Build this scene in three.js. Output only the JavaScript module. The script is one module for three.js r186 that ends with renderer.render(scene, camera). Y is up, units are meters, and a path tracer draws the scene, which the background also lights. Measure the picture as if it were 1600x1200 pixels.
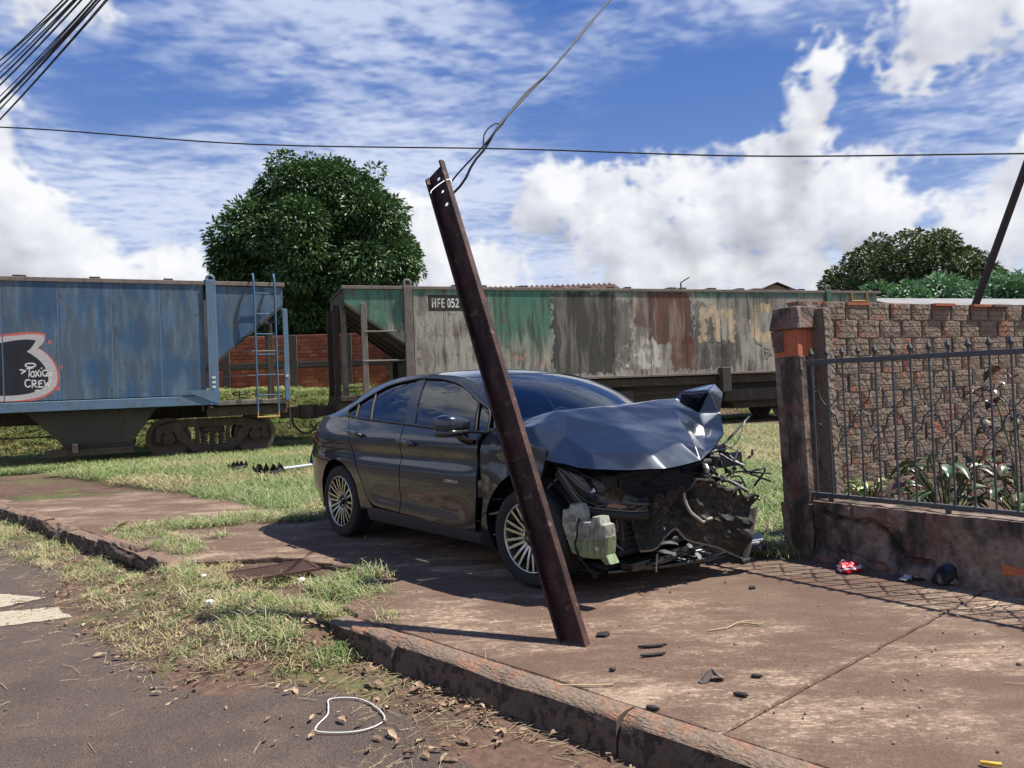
import * as THREE from 'three';
import { mergeGeometries, mergeVertices, toCreasedNormals } from 'three/addons/utils/BufferGeometryUtils.js';
import { RoundedBoxGeometry } from 'three/addons/geometries/RoundedBoxGeometry.js';
import { FontLoader } from 'three/addons/loaders/FontLoader.js';
import { TextGeometry } from 'three/addons/geometries/TextGeometry.js';

// ---------- camera, sky, sun, exposure ----------
const scene = new THREE.Scene();
const camera = new THREE.PerspectiveCamera(54.54, 4 / 3, 0.1, 2000);
camera.position.set(0, 1.35, 0);
camera.rotation.set(0.0043, 0, -2.2 * Math.PI / 180);
const renderer = new THREE.WebGLRenderer({ antialias: true });
renderer.toneMapping = THREE.LinearToneMapping;
renderer.toneMappingExposure = 1.58;
renderer.shadowMap.enabled = true;
const SUN = new THREE.Vector3(0.56, 1, -0.06).normalize();
const sun = new THREE.DirectionalLight(new THREE.Color(1, 0.945, 0.86), 5);
sun.position.copy(SUN).multiplyScalar(60); sun.target.position.set(0, 0, -8);
sun.position.add(sun.target.position);
sun.castShadow = true; sun.shadow.mapSize.set(4096, 4096);
Object.assign(sun.shadow.camera, { left: -30, right: 30, top: 30, bottom: -30, near: 1, far: 140 });
scene.add(sun, sun.target);

// ---------- random and noise ----------
function rngOf(seed) { let a = seed >>> 0; return () => { a = (a + 0x6D2B79F5) | 0; let t = Math.imul(a ^ (a >>> 15), 1 | a); t = (t + Math.imul(t ^ (t >>> 7), 61 | t)) ^ t; return ((t ^ (t >>> 14)) >>> 0) / 4294967296; }; }
const rnd = rngOf(11);
const rr = (a, b, r = rnd) => a + (b - a) * r();
const clamp = (x, a = 0, b = 1) => (x < a ? a : x > b ? b : x);
const sstep = (a, b, x) => { const t = clamp((x - a) / (b - a)); return t * t * (3 - 2 * t); };
const mix = (a, b, t) => a + (b - a) * t;
const HASH = new Float32Array(65536); { const r = rngOf(5); for (let i = 0; i < 65536; i++) HASH[i] = r(); }
const h2 = (x, y) => HASH[((x * 374761393 + y * 668265263) ^ ((x * 1274126177) >> 7)) & 65535];
// value noise on a lattice that repeats after px, py cells
function vn(x, y, px = 4096, py = 4096) {
  let xi = Math.floor(x), yi = Math.floor(y); const fx = x - xi, fy = y - yi;
  xi = ((xi % px) + px) % px; yi = ((yi % py) + py) % py; const xj = (xi + 1) % px, yj = (yi + 1) % py;
  const u = fx * fx * (3 - 2 * fx), v = fy * fy * (3 - 2 * fy);
  const a = h2(xi, yi), b = h2(xj, yi), c = h2(xi, yj), d = h2(xj, yj);
  return a + (b - a) * u + (c - a) * v + (a - b - c + d) * u * v;
}
function fbm(x, y, oct = 4, px = 4096, py = 4096) { let s = 0, a = 0.5, n = 0; for (let i = 0; i < oct; i++) { s += a * vn(x + i * 17, y + i * 31, px, py); n += a; a *= 0.5; x *= 2; y *= 2; px *= 2; py *= 2; } return s / n; }

// sky: blue air with mackerel cloud above and cumulus along the horizon, all round
function skyTexture() {
  const W = 2048, H = 2048, data = new Float32Array(W * H * 4);
  const r = rngOf(77), cum = [];
  // [azimuth deg, elevation deg, half width, half height, weight]; azimuth 0 is straight ahead, right is positive
  cum.push([-36, 15, 4.2, 5.5, 1], [-33.5, 10, 5.5, 4.6, 1], [-29, 8, 3, 2.6, .85], [-25, 8.6, 4.2, 2.3, .9], [-7.5, 11, 4.6, 4.8, 1], [-3, 8.5, 5.5, 3.2, .95], [4, 14.2, 3.8, 3.0, .92], [9, 12, 6, 4.6, .95], [14, 12.5, 5, 3.8, .92], [19.5, 12.5, 5, 5.8, .96], [22.5, 18, 2.6, 3.6, 1], [26.5, 11.5, 4.2, 4.6, 1], [14, 8, 12, 3.2, .9], [33, 9, 4.4, 3.0, .95], [37, 11.5, 3.8, 4.4, 1], [31, 21.5, 5, 3.8, .85], [35, 25, 5.5, 4.6, .9], [24, 21, 3, 2.2, .72], [-32, 26, 5.5, 2.6, .7], [-38, 29, 8, 4, .75]);
  for (let i = 0; i < 52; i++) { const az = 44 + r() * 272; const s = 3.4 + r() * 4; cum.push([az > 180 ? az - 360 : az, 7 + r() * 8, s * 1.4, s, .85 + r() * .15]); if (i % 2 === 0) { const a2 = 44 + r() * 272; cum.push([a2 > 180 ? a2 - 360 : a2, 19 + r() * 22, s * 1.5, s * .9, .75 + r() * .25]); } }
  const cumD = (az, el) => {
    let d = 0;
    for (const c of cum) { let dx = az - c[0]; if (dx > 180) dx -= 360; else if (dx < -180) dx += 360; if (dx > 16 || dx < -16) continue; dx /= c[2]; const dy = (el - c[1]) / c[3] * (el < c[1] ? .9 : 1); const q2 = dx * dx + dy * dy; if (q2 > 1.7) continue; const q = c[4] * (1.3 - Math.sqrt(q2)); d = d > q ? d + .25 * q : q + .25 * d; }
    return d;
  };
  const cn = (az, el) => { const x = (az + 720) * 0.30, y = el * 0.34 + 40, wx = fbm(x * .8 + 3, y * .8, 3) * 1.2, f = fbm(x + wx, y + wx, 7), b = 1 - Math.abs(2 * fbm(x * 1.9 + 40, y * 1.9 + wx, 5) - 1); const bb = 1 - Math.abs(2 * fbm(x * 4.3 + 11, y * 4.3 + wx, 4) - 1); return .46 * f + .34 * b + .20 * bb; };
  const dens = (az, el) => { const b = cumD(az, el); return b <= 0 ? -1 : b + (cn(az, el) - 0.62) * 2.1 - 0.36; };
  const soft = (az, el) => { const b = cumD(az, el); return b <= 0 ? -.5 : b + (fbm((az + 720) * .36, el * .42 + 40, 3) - .5) * 1.5 - .3; };
  for (let j = 0; j < H; j++) {
    const el = ((j + 0.5) / H - 0.5) * 180, y = Math.sin(el * Math.PI / 180);
    for (let i = 0; i < W; i++) {
      const o = (j * W + i) * 4; let R, G, B;
      if (el < -1) { R = .13; G = .11; B = .085; } else {
        const phi = ((i + 0.5) / W - 0.5) * 2 * Math.PI, dx = Math.cos(phi) * Math.sqrt(1 - y * y), dz = Math.sin(phi) * Math.sqrt(1 - y * y);
        const az = Math.atan2(dx, -dz) * 180 / Math.PI;
        const t = Math.pow(clamp(el / 36), 0.75);
        R = mix(.24, .012, t); G = mix(.36, .088, t); B = mix(.62, .36, t);
        // thin high cloud on a plane far above, in broad patches of small ripples
        const k = 1 / Math.max(y, .06), px = dx * k, pz = dz * k;
        const wv = fbm(px * 2 + 10, pz * 2 + 10, 3), broad = fbm(px * .8 + 63.4, pz * .8 + 60, 4), rip = fbm(px * 7 + pz * 4 + 90 + wv * 4, pz * 12 + 90 + wv * 3, 4), fine = fbm(px * 26 + 90 + wv * 6, pz * 34 + 190, 4);
        const veil = sstep(.30, .62, broad + .25 * (wv - .5));
        let a = .16 * veil + sstep(.34, .66, .50 * broad + .36 * rip + .26 * fine - .03) * .74 * sstep(.24, .48, broad);
        a = clamp(a * sstep(46, 24, el) + .05 * veil + .18 * sstep(20, 5, el));
        R = mix(R, .52, a); G = mix(G, .58, a); B = mix(B, .73, a);
        if (el < 52) {
          const d = dens(az, el);
          if (d > 0) {
            const s0 = soft(az, el), lit = clamp(.52 + .42 * (s0 - Math.max(soft(az + 1.2, el + 2.0), -.4)) + .38 * (d - Math.max(dens(az + .5, el + .7), -.3)));
            const al = sstep(-.04, .42, d) * .96, deep = sstep(.3, 1.4, soft(az + .6, el + 3.4));
            let v = mix(.72, .50, deep) * mix(.70, 1.12, lit); v = clamp(v, .32, .82);
            R = mix(R, v * mix(.90, .97, lit), al); G = mix(G, v * mix(.935, .98, lit), al); B = mix(B, v * mix(1.06, 1.0, lit), al);
          }
        }
      }
      data[o] = R * .8; data[o + 1] = G * .8; data[o + 2] = B * .8; data[o + 3] = 1;
    }
  }
  const t = new THREE.DataTexture(data, W, H, THREE.RGBAFormat, THREE.FloatType);
  t.mapping = THREE.EquirectangularReflectionMapping; t.magFilter = t.minFilter = THREE.LinearFilter; t.needsUpdate = true;
  return t;
}
const skyTex = skyTexture();
scene.background = skyTex; scene.environment = skyTex;

// ---------- helpers ----------
const used = {};
function numbered(n) { if (!(n in used)) { used[n] = 0; return n; } used[n]++; return n + '_' + String(used[n]).padStart(3, '0'); }
function shadow(o) { o.castShadow = true; o.receiveShadow = true; return o; }
function mesh(name, geo, mat, parent) { const m = shadow(new THREE.Mesh(geo, mat)); m.name = name; if (parent) parent.add(m); return m; }
function thing(name, label, category, group, pos = [0, 0, 0], ry = 0) { const g = new THREE.Group(); g.name = numbered(name); g.position.set(...pos); g.rotation.y = ry; g.userData = { label, category }; if (group) g.userData.group = group; scene.add(g); return g; }
function single(name, geo, mat, label, category, group, pos = [0, 0, 0], ry = 0) { const m = mesh(numbered(name), geo, mat); m.position.set(...pos); m.rotation.y = ry; m.userData = { label, category }; if (group) m.userData.group = group; scene.add(m); return m; }
function setting(name, geo, mat, parent = scene) { const m = mesh(parent === scene ? numbered(name) : name, geo, mat, parent); if (parent === scene) m.userData.kind = 'structure'; return m; }
const V3 = (x, y, z) => new THREE.Vector3(x, y, z);
const box = (w, h, d, x = 0, y = 0, z = 0) => new THREE.BoxGeometry(w, h, d).translate(x, y, z);
const rbox = (w, h, d, r, x = 0, y = 0, z = 0, s = 2) => new RoundedBoxGeometry(w, h, d, s, r).translate(x, y, z);
function merge(list) { return mergeGeometries(list.map((g) => { const q = g.index ? g.toNonIndexed() : g; for (const k of Object.keys(q.attributes)) if (!['position', 'normal', 'uv'].includes(k)) q.deleteAttribute(k); if (!q.attributes.uv) q.setAttribute('uv', new THREE.BufferAttribute(new Float32Array(q.attributes.position.count * 2), 2)); if (!q.attributes.normal) q.computeVertexNormals(); q.morphAttributes = {}; return q; })); }
function tube(pts, r, seg = 0, rad = 6, closed = false) { const c = new THREE.CatmullRomCurve3(pts.map((p) => (p.isVector3 ? p : V3(...p))), closed, 'centripetal'); return new THREE.TubeGeometry(c, seg || pts.length * 4, r, rad, closed); }
function bar(a, b, r, rad = 6) { const A = V3(...a), B = V3(...b), d = B.clone().sub(A), L = d.length(); const g = new THREE.CylinderGeometry(r, r, L, rad); g.applyQuaternion(new THREE.Quaternion().setFromUnitVectors(V3(0, 1, 0), d.normalize())); return g.translate((A.x + B.x) / 2, (A.y + B.y) / 2, (A.z + B.z) / 2); }
// square bar from a to b, w wide (across) and t thick
function beam(a, b, w, t) { const A = V3(...a), B = V3(...b), d = B.clone().sub(A), L = d.length(); const g = new THREE.BoxGeometry(w, L, t); g.applyQuaternion(new THREE.Quaternion().setFromUnitVectors(V3(0, 1, 0), d.normalize())); return g.translate((A.x + B.x) / 2, (A.y + B.y) / 2, (A.z + B.z) / 2); }
function grid(nu, nv, fn, flip = false) {
  const pos = [], uv = [], idx = [];
  for (let j = 0; j <= nv; j++) for (let i = 0; i <= nu; i++) { const p = fn(i / nu, j / nv); pos.push(p[0], p[1], p[2]); uv.push(p[3] ?? i / nu, p[4] ?? j / nv); }
  for (let j = 0; j < nv; j++) for (let i = 0; i < nu; i++) { const a = j * (nu + 1) + i, b = a + 1, c = a + nu + 1, d = c + 1; if (flip) idx.push(a, c, b, b, c, d); else idx.push(a, b, c, b, d, c); }
  const g = new THREE.BufferGeometry(); g.setAttribute('position', new THREE.Float32BufferAttribute(pos, 3)); g.setAttribute('uv', new THREE.Float32BufferAttribute(uv, 2)); g.setIndex(idx); g.computeVertexNormals(); return g;
}
// box-projected uv in metres
function boxUV(g, s = 1) { const q = g.index ? g.toNonIndexed() : g; if (!q.attributes.normal) q.computeVertexNormals(); const p = q.attributes.position, n = q.attributes.normal, uv = new Float32Array(p.count * 2); for (let i = 0; i < p.count; i++) { const ax = Math.abs(n.getX(i)), ay = Math.abs(n.getY(i)), az = Math.abs(n.getZ(i)); const x = p.getX(i), y = p.getY(i), z = p.getZ(i); if (ay >= ax && ay >= az) { uv[2 * i] = x / s; uv[2 * i + 1] = z / s; } else if (ax >= az) { uv[2 * i] = z / s; uv[2 * i + 1] = y / s; } else { uv[2 * i] = x / s; uv[2 * i + 1] = y / s; } } q.setAttribute('uv', new THREE.BufferAttribute(uv, 2)); return q; }
const toS = (c) => { c = clamp(c); return c <= .0031308 ? c * 12.92 : 1.055 * Math.pow(c, 1 / 2.4) - .055; };
// colour texture from linear values, fn(x, y) with x, y in 0..1
function colTex(w, h, fn) { const d = new Uint8Array(w * h * 4); for (let j = 0; j < h; j++) for (let i = 0; i < w; i++) { const c = fn((i + .5) / w, (j + .5) / h, i, j), o = (j * w + i) * 4; d[o] = toS(c[0]) * 255; d[o + 1] = toS(c[1]) * 255; d[o + 2] = toS(c[2]) * 255; d[o + 3] = c.length > 3 ? c[3] * 255 : 255; } const t = new THREE.DataTexture(d, w, h, THREE.RGBAFormat); t.colorSpace = THREE.SRGBColorSpace; t.wrapS = t.wrapT = THREE.RepeatWrapping; t.magFilter = THREE.LinearFilter; t.minFilter = THREE.LinearMipmapLinearFilter; t.generateMipmaps = true; t.needsUpdate = true; return t; }
function valTex(w, h, fn) { const d = new Uint8Array(w * h * 4); for (let j = 0; j < h; j++) for (let i = 0; i < w; i++) { const v = clamp(fn((i + .5) / w, (j + .5) / h)) * 255, o = (j * w + i) * 4; d[o] = d[o + 1] = d[o + 2] = v; d[o + 3] = 255; } const t = new THREE.DataTexture(d, w, h, THREE.RGBAFormat); t.wrapS = t.wrapT = THREE.RepeatWrapping; t.magFilter = THREE.LinearFilter; t.minFilter = THREE.LinearMipmapLinearFilter; t.generateMipmaps = true; t.needsUpdate = true; return t; }
const rgb = (r, g, b) => new THREE.Color().setRGB(r, g, b);
const std = (c, rough = .9, metal = 0, extra = {}) => new THREE.MeshStandardMaterial({ color: Array.isArray(c) ? rgb(...c) : c, roughness: rough, metalness: metal, side: THREE.DoubleSide, ...extra });
const phys = (c, rough, metal, extra = {}) => new THREE.MeshPhysicalMaterial({ color: rgb(...c), roughness: rough, metalness: metal, side: THREE.DoubleSide, ...extra });
// interpolation through a table (smooth)
function table(xs, ys) { return (x) => { const n = xs.length; if (x <= xs[0]) return ys[0]; if (x >= xs[n - 1]) return ys[n - 1]; let i = 0; while (x > xs[i + 1]) i++; const h = xs[i + 1] - xs[i], t = (x - xs[i]) / h; const m = (k) => { if (k === 0) return (ys[1] - ys[0]) / (xs[1] - xs[0]); if (k === n - 1) return (ys[k] - ys[k - 1]) / (xs[k] - xs[k - 1]); return (ys[k + 1] - ys[k - 1]) / (xs[k + 1] - xs[k - 1]); }; const t2 = t * t, t3 = t2 * t; return (2 * t3 - 3 * t2 + 1) * ys[i] + (t3 - 2 * t2 + t) * h * m(i) + (-2 * t3 + 3 * t2) * ys[i + 1] + (t3 - t2) * h * m(i + 1); }; }
// ---------- surfaces of the ground ----------
const asphaltCol = colTex(1024, 1024, (x, y) => { const f = vn(x * 512, y * 512, 512, 512), g = fbm(x * 160, y * 160, 3, 160, 160), b = fbm(x * 6, y * 6, 5, 6, 6), p = fbm(x * 14 + 5, y * 14, 4, 14, 14); let v = .042 + .030 * (g - .4) + .022 * f; v *= .74 + .55 * b; const d = sstep(.52, .7, p) * .55; const peb = f > .95 ? .07 : 0; return [v * mix(1.42, 1.95, d) + peb, v * mix(1.02, 1.30, d) + peb * .9, v * mix(.82, .95, d) + peb * .8]; });
const asphaltBump = valTex(1024, 1024, (x, y) => .55 * vn(x * 420, y * 420, 420, 420) + .25 * fbm(x * 130, y * 130, 3, 130, 130) + .25 * fbm(x * 9, y * 9, 4, 9, 9));
const M = {};
M.asphalt = std([1, 1, 1], .95, 0, { map: asphaltCol, bumpMap: asphaltBump, bumpScale: .012 });
const concCol = colTex(2048, 2048, (x, y) => {
  const u = x * .82 + y * .57, v = -x * .57 + y * .82;   // trowel marks run slanting over the slab
  const st = fbm(x * 22, y * 66, 5, 22, 66), st2 = fbm(x * 130 + 9, y * 330, 2, 130, 330), fine = vn(x * 900, y * 900, 900, 900), b = fbm(x * 4, y * 4, 5, 4, 4), dirt = fbm(x * 7 + 3, y * 16 + 8, 5, 7, 16);
  const pale = sstep(.44, .72, .4 * st + .25 * st2 + .5 * (b - .3) + .08) * .85 + .5 * sstep(.62, .8, st2) * sstep(.4, .6, b);
  const red = sstep(.40, .64, dirt);
  let c = [mix(.140, .335, pale), mix(.092, .245, pale), mix(.062, .172, pale)];
  c = [mix(c[0], .105, red * .8), mix(c[1], .060, red * .8), mix(c[2], .040, red * .8)];
  const sp = vn(x * 420 + 7, y * 420, 420, 420); const k = (.74 + .46 * fine) * (sp > .93 ? 1.5 : sp < .05 ? .6 : 1); return c.map((q) => q * k);
});
const concBump = valTex(1024, 1024, (x, y) => .5 * fbm(x * 40, y * 110, 4, 40, 110) + .3 * vn(x * 400, y * 400, 400, 400) + .3 * fbm(x * 6, y * 6, 5, 6, 6));
M.concrete = std([1, 1, 1], .93, 0, { map: concCol, bumpMap: concBump, bumpScale: .010 });
const dirtCol = colTex(1024, 1024, (x, y) => { const b = fbm(x * 10, y * 10, 5, 10, 10), f = fbm(x * 120, y * 120, 3, 120, 120), g = sstep(.5, .68, fbm(x * 6 + 8, y * 6 + 3, 5, 6, 6)); const v = .55 + .9 * f; return [mix(.105, .085, g) * v * (.6 + .7 * b), mix(.062, .085, g) * v * (.6 + .7 * b), mix(.042, .03, g) * v * (.6 + .7 * b)]; });
const dirtBump = valTex(1024, 1024, (x, y) => fbm(x * 40, y * 40, 6, 40, 40));
M.dirt = std([1, 1, 1], 1, 0, { map: dirtCol, bumpMap: dirtBump, bumpScale: .03 });
const kerbCol = colTex(1024, 512, (x, y) => { const b = fbm(x * 10, y * 6, 5, 10, 6), f = fbm(x * 90, y * 50, 3, 90, 50), m = sstep(.5, .66, fbm(x * 26 + 4, y * 16, 4, 26, 16)); const v = (.5 + .5 * b + .5 * f) * mix(1, .42, m); return [.115 * v, .080 * v, .060 * v]; });
M.kerb = std([1, 1, 1], .95, 0, { map: kerbCol, bumpMap: dirtBump, bumpScale: .02 });
const kerbTopCol = colTex(1024, 256, (x, y) => { const f = fbm(x * 80, y * 24, 3, 80, 24), p = sstep(.50, .64, fbm(x * 12 + 2, y * 4 + 1, 5, 12, 4)) * .5; const v = .6 + .7 * f; return [mix(.19, .31, p) * v, mix(.135, .14, p) * v, mix(.098, .078, p) * v]; });
M.kerbTop = std([1, 1, 1], .9, 0, { map: kerbTopCol, bumpMap: dirtBump, bumpScale: .012 });
const paintCol = colTex(512, 512, (x, y) => { const f = vn(x * 200, y * 200, 200, 200), b = fbm(x * 40, y * 40, 4, 40, 40); const w = sstep(.30, .42, b + .15 * f); const v = .75 + .3 * f; return [mix(.09, .70, w) * v, mix(.07, .60, w) * v, mix(.06, .45, w) * v]; });
M.paint = std([1, 1, 1], .85, 0, { map: paintCol, bumpMap: asphaltBump, bumpScale: .01 });

// kerb line: K0 + t * KD; KN points to the road
const K0 = [0.83, -2.58], KD = [-.7225, -.6914], KN = [-.6914, .7225];
const kq = (x, z) => (x - K0[0]) * KN[0] + (z - K0[1]) * KN[1];
const kt = (x, z) => (x - K0[0]) * KD[0] + (z - K0[1]) * KD[1];
const kp = (t, q) => [K0[0] + KD[0] * t + KN[0] * q, K0[1] + KD[1] * t + KN[1] * q];
const beyond = (x, z) => (x < -4.4 ? -((x + 5) * .427 + (z + 16.8) * .904) : -((x + 3.97) * .344 + (z + 17.49) * .939));
function groundY(x, z) {
  const q = kq(x, z), t = kt(x, z);
  const n = (fbm(x * .9 + 50, z * .9 + 50, 3) - .5);
  if (z > -24 || q > -25) {
    if (q > -.09) {   // road side; where the kerb is missing the soil slopes down
      const gap = sstep(2.45, 2.8, t) * (1 - sstep(5.0, 5.4, t));
      const ramp = mix(-.165, -.02, sstep(.95, .05, q));
      return mix(-.168, ramp, gap) + (q < .9 ? .012 * n + .012 * sstep(.5, 0, q) : 0) - (q > .9 ? .012 : 0);
    }
  }
  const b = beyond(x, z);
  let y = -.045 + .03 * n;
  y += .10 * sstep(-7, -2, b) + 1.45 * sstep(3.1, 5.0, b) + .25 * n * sstep(3, 4, b);
  return y;
}
{ // one sheet out to the horizon, fine near the camera
  const sx = (u) => { const s = u * 2 - 1; return s * 14 + Math.sign(s) * Math.pow(Math.abs(s), 6) * 700; };
  const sz = (v) => 6 - v * 34 - Math.pow(v, 7) * 900;
  const g = grid(240, 240, (u, v) => { const x = sx(u), z = sz(v); return [x, groundY(x, z), z, x / 3, z / 3]; }, false);
  setting('ground', g, M.dirt);
}
{ // the road, its edge ragged where soil has crept over it
  const L = [], n = 90; for (let i = 0; i <= n; i++) { const t = -6 + i * .4; const gap = sstep(2.2, 3.0, t) * (1 - sstep(5.4, 6.4, t)); L.push([t, .36 + .42 * gap + .22 * (fbm(t * 1.7 + 9, 3, 4) - .5) * 2 * .6 + .15 * sstep(2, -1, t) * .4]); }
  const g = grid(n, 40, (u, v) => { const [t, q0] = L[Math.round(u * n)]; const q = q0 + Math.pow(v, 1.6) * 11; const [x, z] = kp(t, q); return [x, -.163 + .004 * Math.sin(x * 1.3 + z) * sstep(.5, 2, q), z, x / 2.2, z / 2.2]; });
  setting('road', g, M.asphalt);
}
function flat(pts, y, mat, name, uvS, thick = 0, parent = scene) {
  const sh = new THREE.Shape(pts.map((p) => new THREE.Vector2(p[0], -p[1])));
  const g0 = thick ? new THREE.ExtrudeGeometry(sh, { depth: thick, bevelEnabled: true, bevelThickness: .008, bevelSize: .006, bevelSegments: 1 }) : new THREE.ShapeGeometry(sh);
  g0.rotateX(-Math.PI / 2); g0.translate(0, y - (thick ? thick + .008 : 0), 0);
  const g = boxUV(g0, uvS); return setting(name, g, mat, parent);
}
// ragged copy of a polyline
function ragged(pts, amp, step, seed) { const r = rngOf(seed), out = []; for (let i = 0; i < pts.length - 1; i++) { const a = pts[i], b = pts[i + 1], L = Math.hypot(b[0] - a[0], b[1] - a[1]), n = Math.max(1, Math.round(L / step)); for (let k = 0; k < n; k++) { const t = k / n, j = k ? amp : 0; out.push([mix(a[0], b[0], t) + (r() - .5) * 2 * j, mix(a[1], b[1], t) + (r() - .5) * 2 * j]); } } out.push(pts[pts.length - 1]); return out; }
const walk = new THREE.Group(); walk.name = 'sidewalk'; walk.userData.kind = 'structure'; scene.add(walk);
{ // near kerb edge inside is q = -.135; slabs are separated by joints
  const kin = (t) => kp(t, -.142 + .02 * (fbm(t * 4, 8, 3) - .5));
  const e = (a, b) => { const o = [], n = Math.round(Math.abs(b - a) / .07); for (let i = 0; i <= n; i++) o.push(kin(mix(a, b, i / n))); return o; };
  const tJ = kt(.70, -2.81);
  const jN = kp(tJ - .006, -.14), jN2 = kp(tJ + .006, -.14);
  const jdir = [.775, -.632], far = 3.35, jF = [.70 + jdir[0] * far, -2.81 + jdir[1] * far];
  const jr = (seed) => ragged([[.70, -2.81], jF], .006, .06, 41).map((p) => p);
  const J = jr(1);
  // slab under the car
  flat([...e(tJ + .006, 2.55), ...ragged([kp(2.62, -.12), [-1.13, -4.76], [-1.0, -5.21], [-1.27, -5.85], [-2.05, -6.28], kp(5.15, -.1)], .04, .12, 7), ...ragged([kp(5.2, -.12), kp(12.6, -.1)], .03, .2, 17), ...ragged([[-9.3, -13.9], [-7.65, -13.0], [-4.69, -10.8], [-2.9, -8.9], [-1.2, -8.0], [1.75, -6.05], [2.2, -5.64]], .07, .2, 9), ...J.slice().reverse().map((p) => [p[0] - .007, p[1] - .0075])], 0, M.concrete, 'concrete_slab', 3.2, .14, walk);
  flat([...J.map((p) => [p[0] + .007, p[1] + .0075]), [4.1, -3.4], [6.4, -.3], kp(-6, -.14), ...e(-5.8, tJ - .01)], -.004, M.concrete, 'concrete_slab', 3.2, .14, walk);
}
// kerb: stones of rough concrete with remains of orange paint on top
const kerbG = new THREE.Group(); kerbG.name = 'kerb'; kerbG.userData.kind = 'structure'; scene.add(kerbG);
function kerbStone(t0, t1, top, h, rough, seed) {
  const n = Math.max(6, Math.round((t1 - t0) / .05)), prof = [[-.13, -.22], [-.128, -.01], [-.118, 0], [-.07, .002], [-.02, -.004], [0, -.02], [.008, -.06], [.012, -.12], [.016, -.2], [.02, -.26]];
  const P = (t, k) => { const pr = prof[k]; const r1 = fbm(t * 7 + seed * 3, k * 1.3 + seed, 4) - .5, r2 = fbm(t * 23 + seed, k * 2 + 7, 3) - .5; const worn = Math.max(0, fbm(t * 3 + seed, 4, 3) - .52) * 2.2; const nose = k >= 4 && k <= 6 ? 1 : 0; const q = pr[0] + rough * (r1 * .05 + r2 * .03) - nose * worn * .04 * rough; const y = top + pr[1] * h + (k > 0 && k < 9 ? rough * (r1 * .02 + r2 * .012) : 0) - nose * worn * .05 * rough; const [x, z] = kp(t, q); return [x, y, z]; };
  const topG = grid(n, 4, (u, v) => { const t = mix(t0, t1, u), k = Math.round(v * 4) + 1; const p = P(t, k); return [...p, t / .9, k / 9]; });
  const faceG = grid(n, 4, (u, v) => { const t = mix(t0, t1, u), k = Math.round(v * 4) + 5; const p = P(t, k); return [...p, t / .8, k / 14]; });
  const ends = [t0, t1].map((t) => { const g = new THREE.BufferGeometry(), c = [], a = P(t, 0), l = [...prof.keys()].map((k) => P(t, k)); for (let k = 1; k < 9; k++) c.push(...l[0], ...l[k], ...l[k + 1]); g.setAttribute('position', new THREE.Float32BufferAttribute(c, 3)); g.computeVertexNormals(); return g; });
  const s = mesh('kerb_stone', merge([faceG, ...ends]), M.kerb, kerbG); mesh('painted_top', topG, M.kerbTop, s);
}
kerbStone(-5, -1.2, .004, 1, .5, 1); kerbStone(-1.19, .62, .004, 1, .5, 2); kerbStone(.635, 2.1, .004, 1, .7, 3); kerbStone(2.11, 2.75, -.002, .95, 1.5, 4);
for (let i = 0; i < 9; i++) kerbStone(4.95 + i * .95, 5.88 + i * .95, .01 + .02 * Math.sin(i * 2), .5, 1.3, 10 + i);
// worn road marking
flat(ragged([[-4.9, -6.15], [-4.2, -6.02], [-3.72, -5.86], [-3.91, -5.62], [-4.6, -5.5]], .012, .05, 3), -.158, M.paint, 'road_marking', .5);
flat(ragged([[-4.6, -5.33], [-3.85, -5.5], [-3.12, -5.63], [-2.95, -5.37], [-3.6, -5.12], [-4.4, -4.88]], .012, .05, 5), -.158, M.paint, 'road_marking', .5);
// rusty gutter grate sunk in the sidewalk edge
{
  const g = thing('drain_grate', 'rusty flat drain cover let into the broken sidewalk edge', 'drain cover', null, [-1.88, .012, -5.72], .55);
  const m = std([.12, .062, .045], .9, .1, { bumpMap: dirtBump, bumpScale: .01 });
  mesh('frame', merge([box(.62, .02, .03, 0, 0, -.17), box(.62, .02, .03, 0, 0, .17), box(.03, .02, .34, -.3, 0, 0), box(.03, .02, .34, .3, 0, 0)]), m, g);
  for (let i = 0; i < 6; i++) mesh('slat', box(.56, .016, .034, 0, -.003, -.125 + i * .05), m, g);
}
// rails of the track under the wagons
const track = new THREE.Group(); track.name = 'railway_track'; track.userData.kind = 'structure'; scene.add(track);
M.rust = std([.075, .05, .04], .8, .4, { bumpMap: dirtBump, bumpScale: .004 });
for (const off of [.85, 1.85]) {
  const bl = (s) => [-5 - .904 * s - .427 * off, .03, -16.8 + .427 * s - .904 * off], gr = (s) => [-3.97 + .939 * s - .344 * off, .03, -17.49 - .344 * s - .939 * off];
  const pts = [bl(20), bl(10), bl(2), bl(.4), gr(.4), gr(2), gr(12), gr(26), gr(60)];
  for (let i = 0; i < pts.length - 1; i++) mesh('rail', beam(pts[i], pts[i + 1], .11, .07), M.rust, track);
}
// ---------- rail wagons ----------
function canvasData(w, h, draw) { const c = document.createElement('canvas'); c.width = w; c.height = h; const x = c.getContext('2d'); x.clearRect(0, 0, w, h); draw(x); return x.getImageData(0, 0, w, h).data; }
const px = (d, w, h, u, v) => { const i = (Math.min(h - 1, Math.floor((1 - v) * h)) * w + Math.min(w - 1, Math.floor(u * w))) * 4; return [d[i] / 255, d[i + 1] / 255, d[i + 2] / 255, d[i + 3] / 255]; };
const lin = (c) => (c <= .04045 ? c / 12.92 : Math.pow((c + .055) / 1.055, 2.4));
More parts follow.
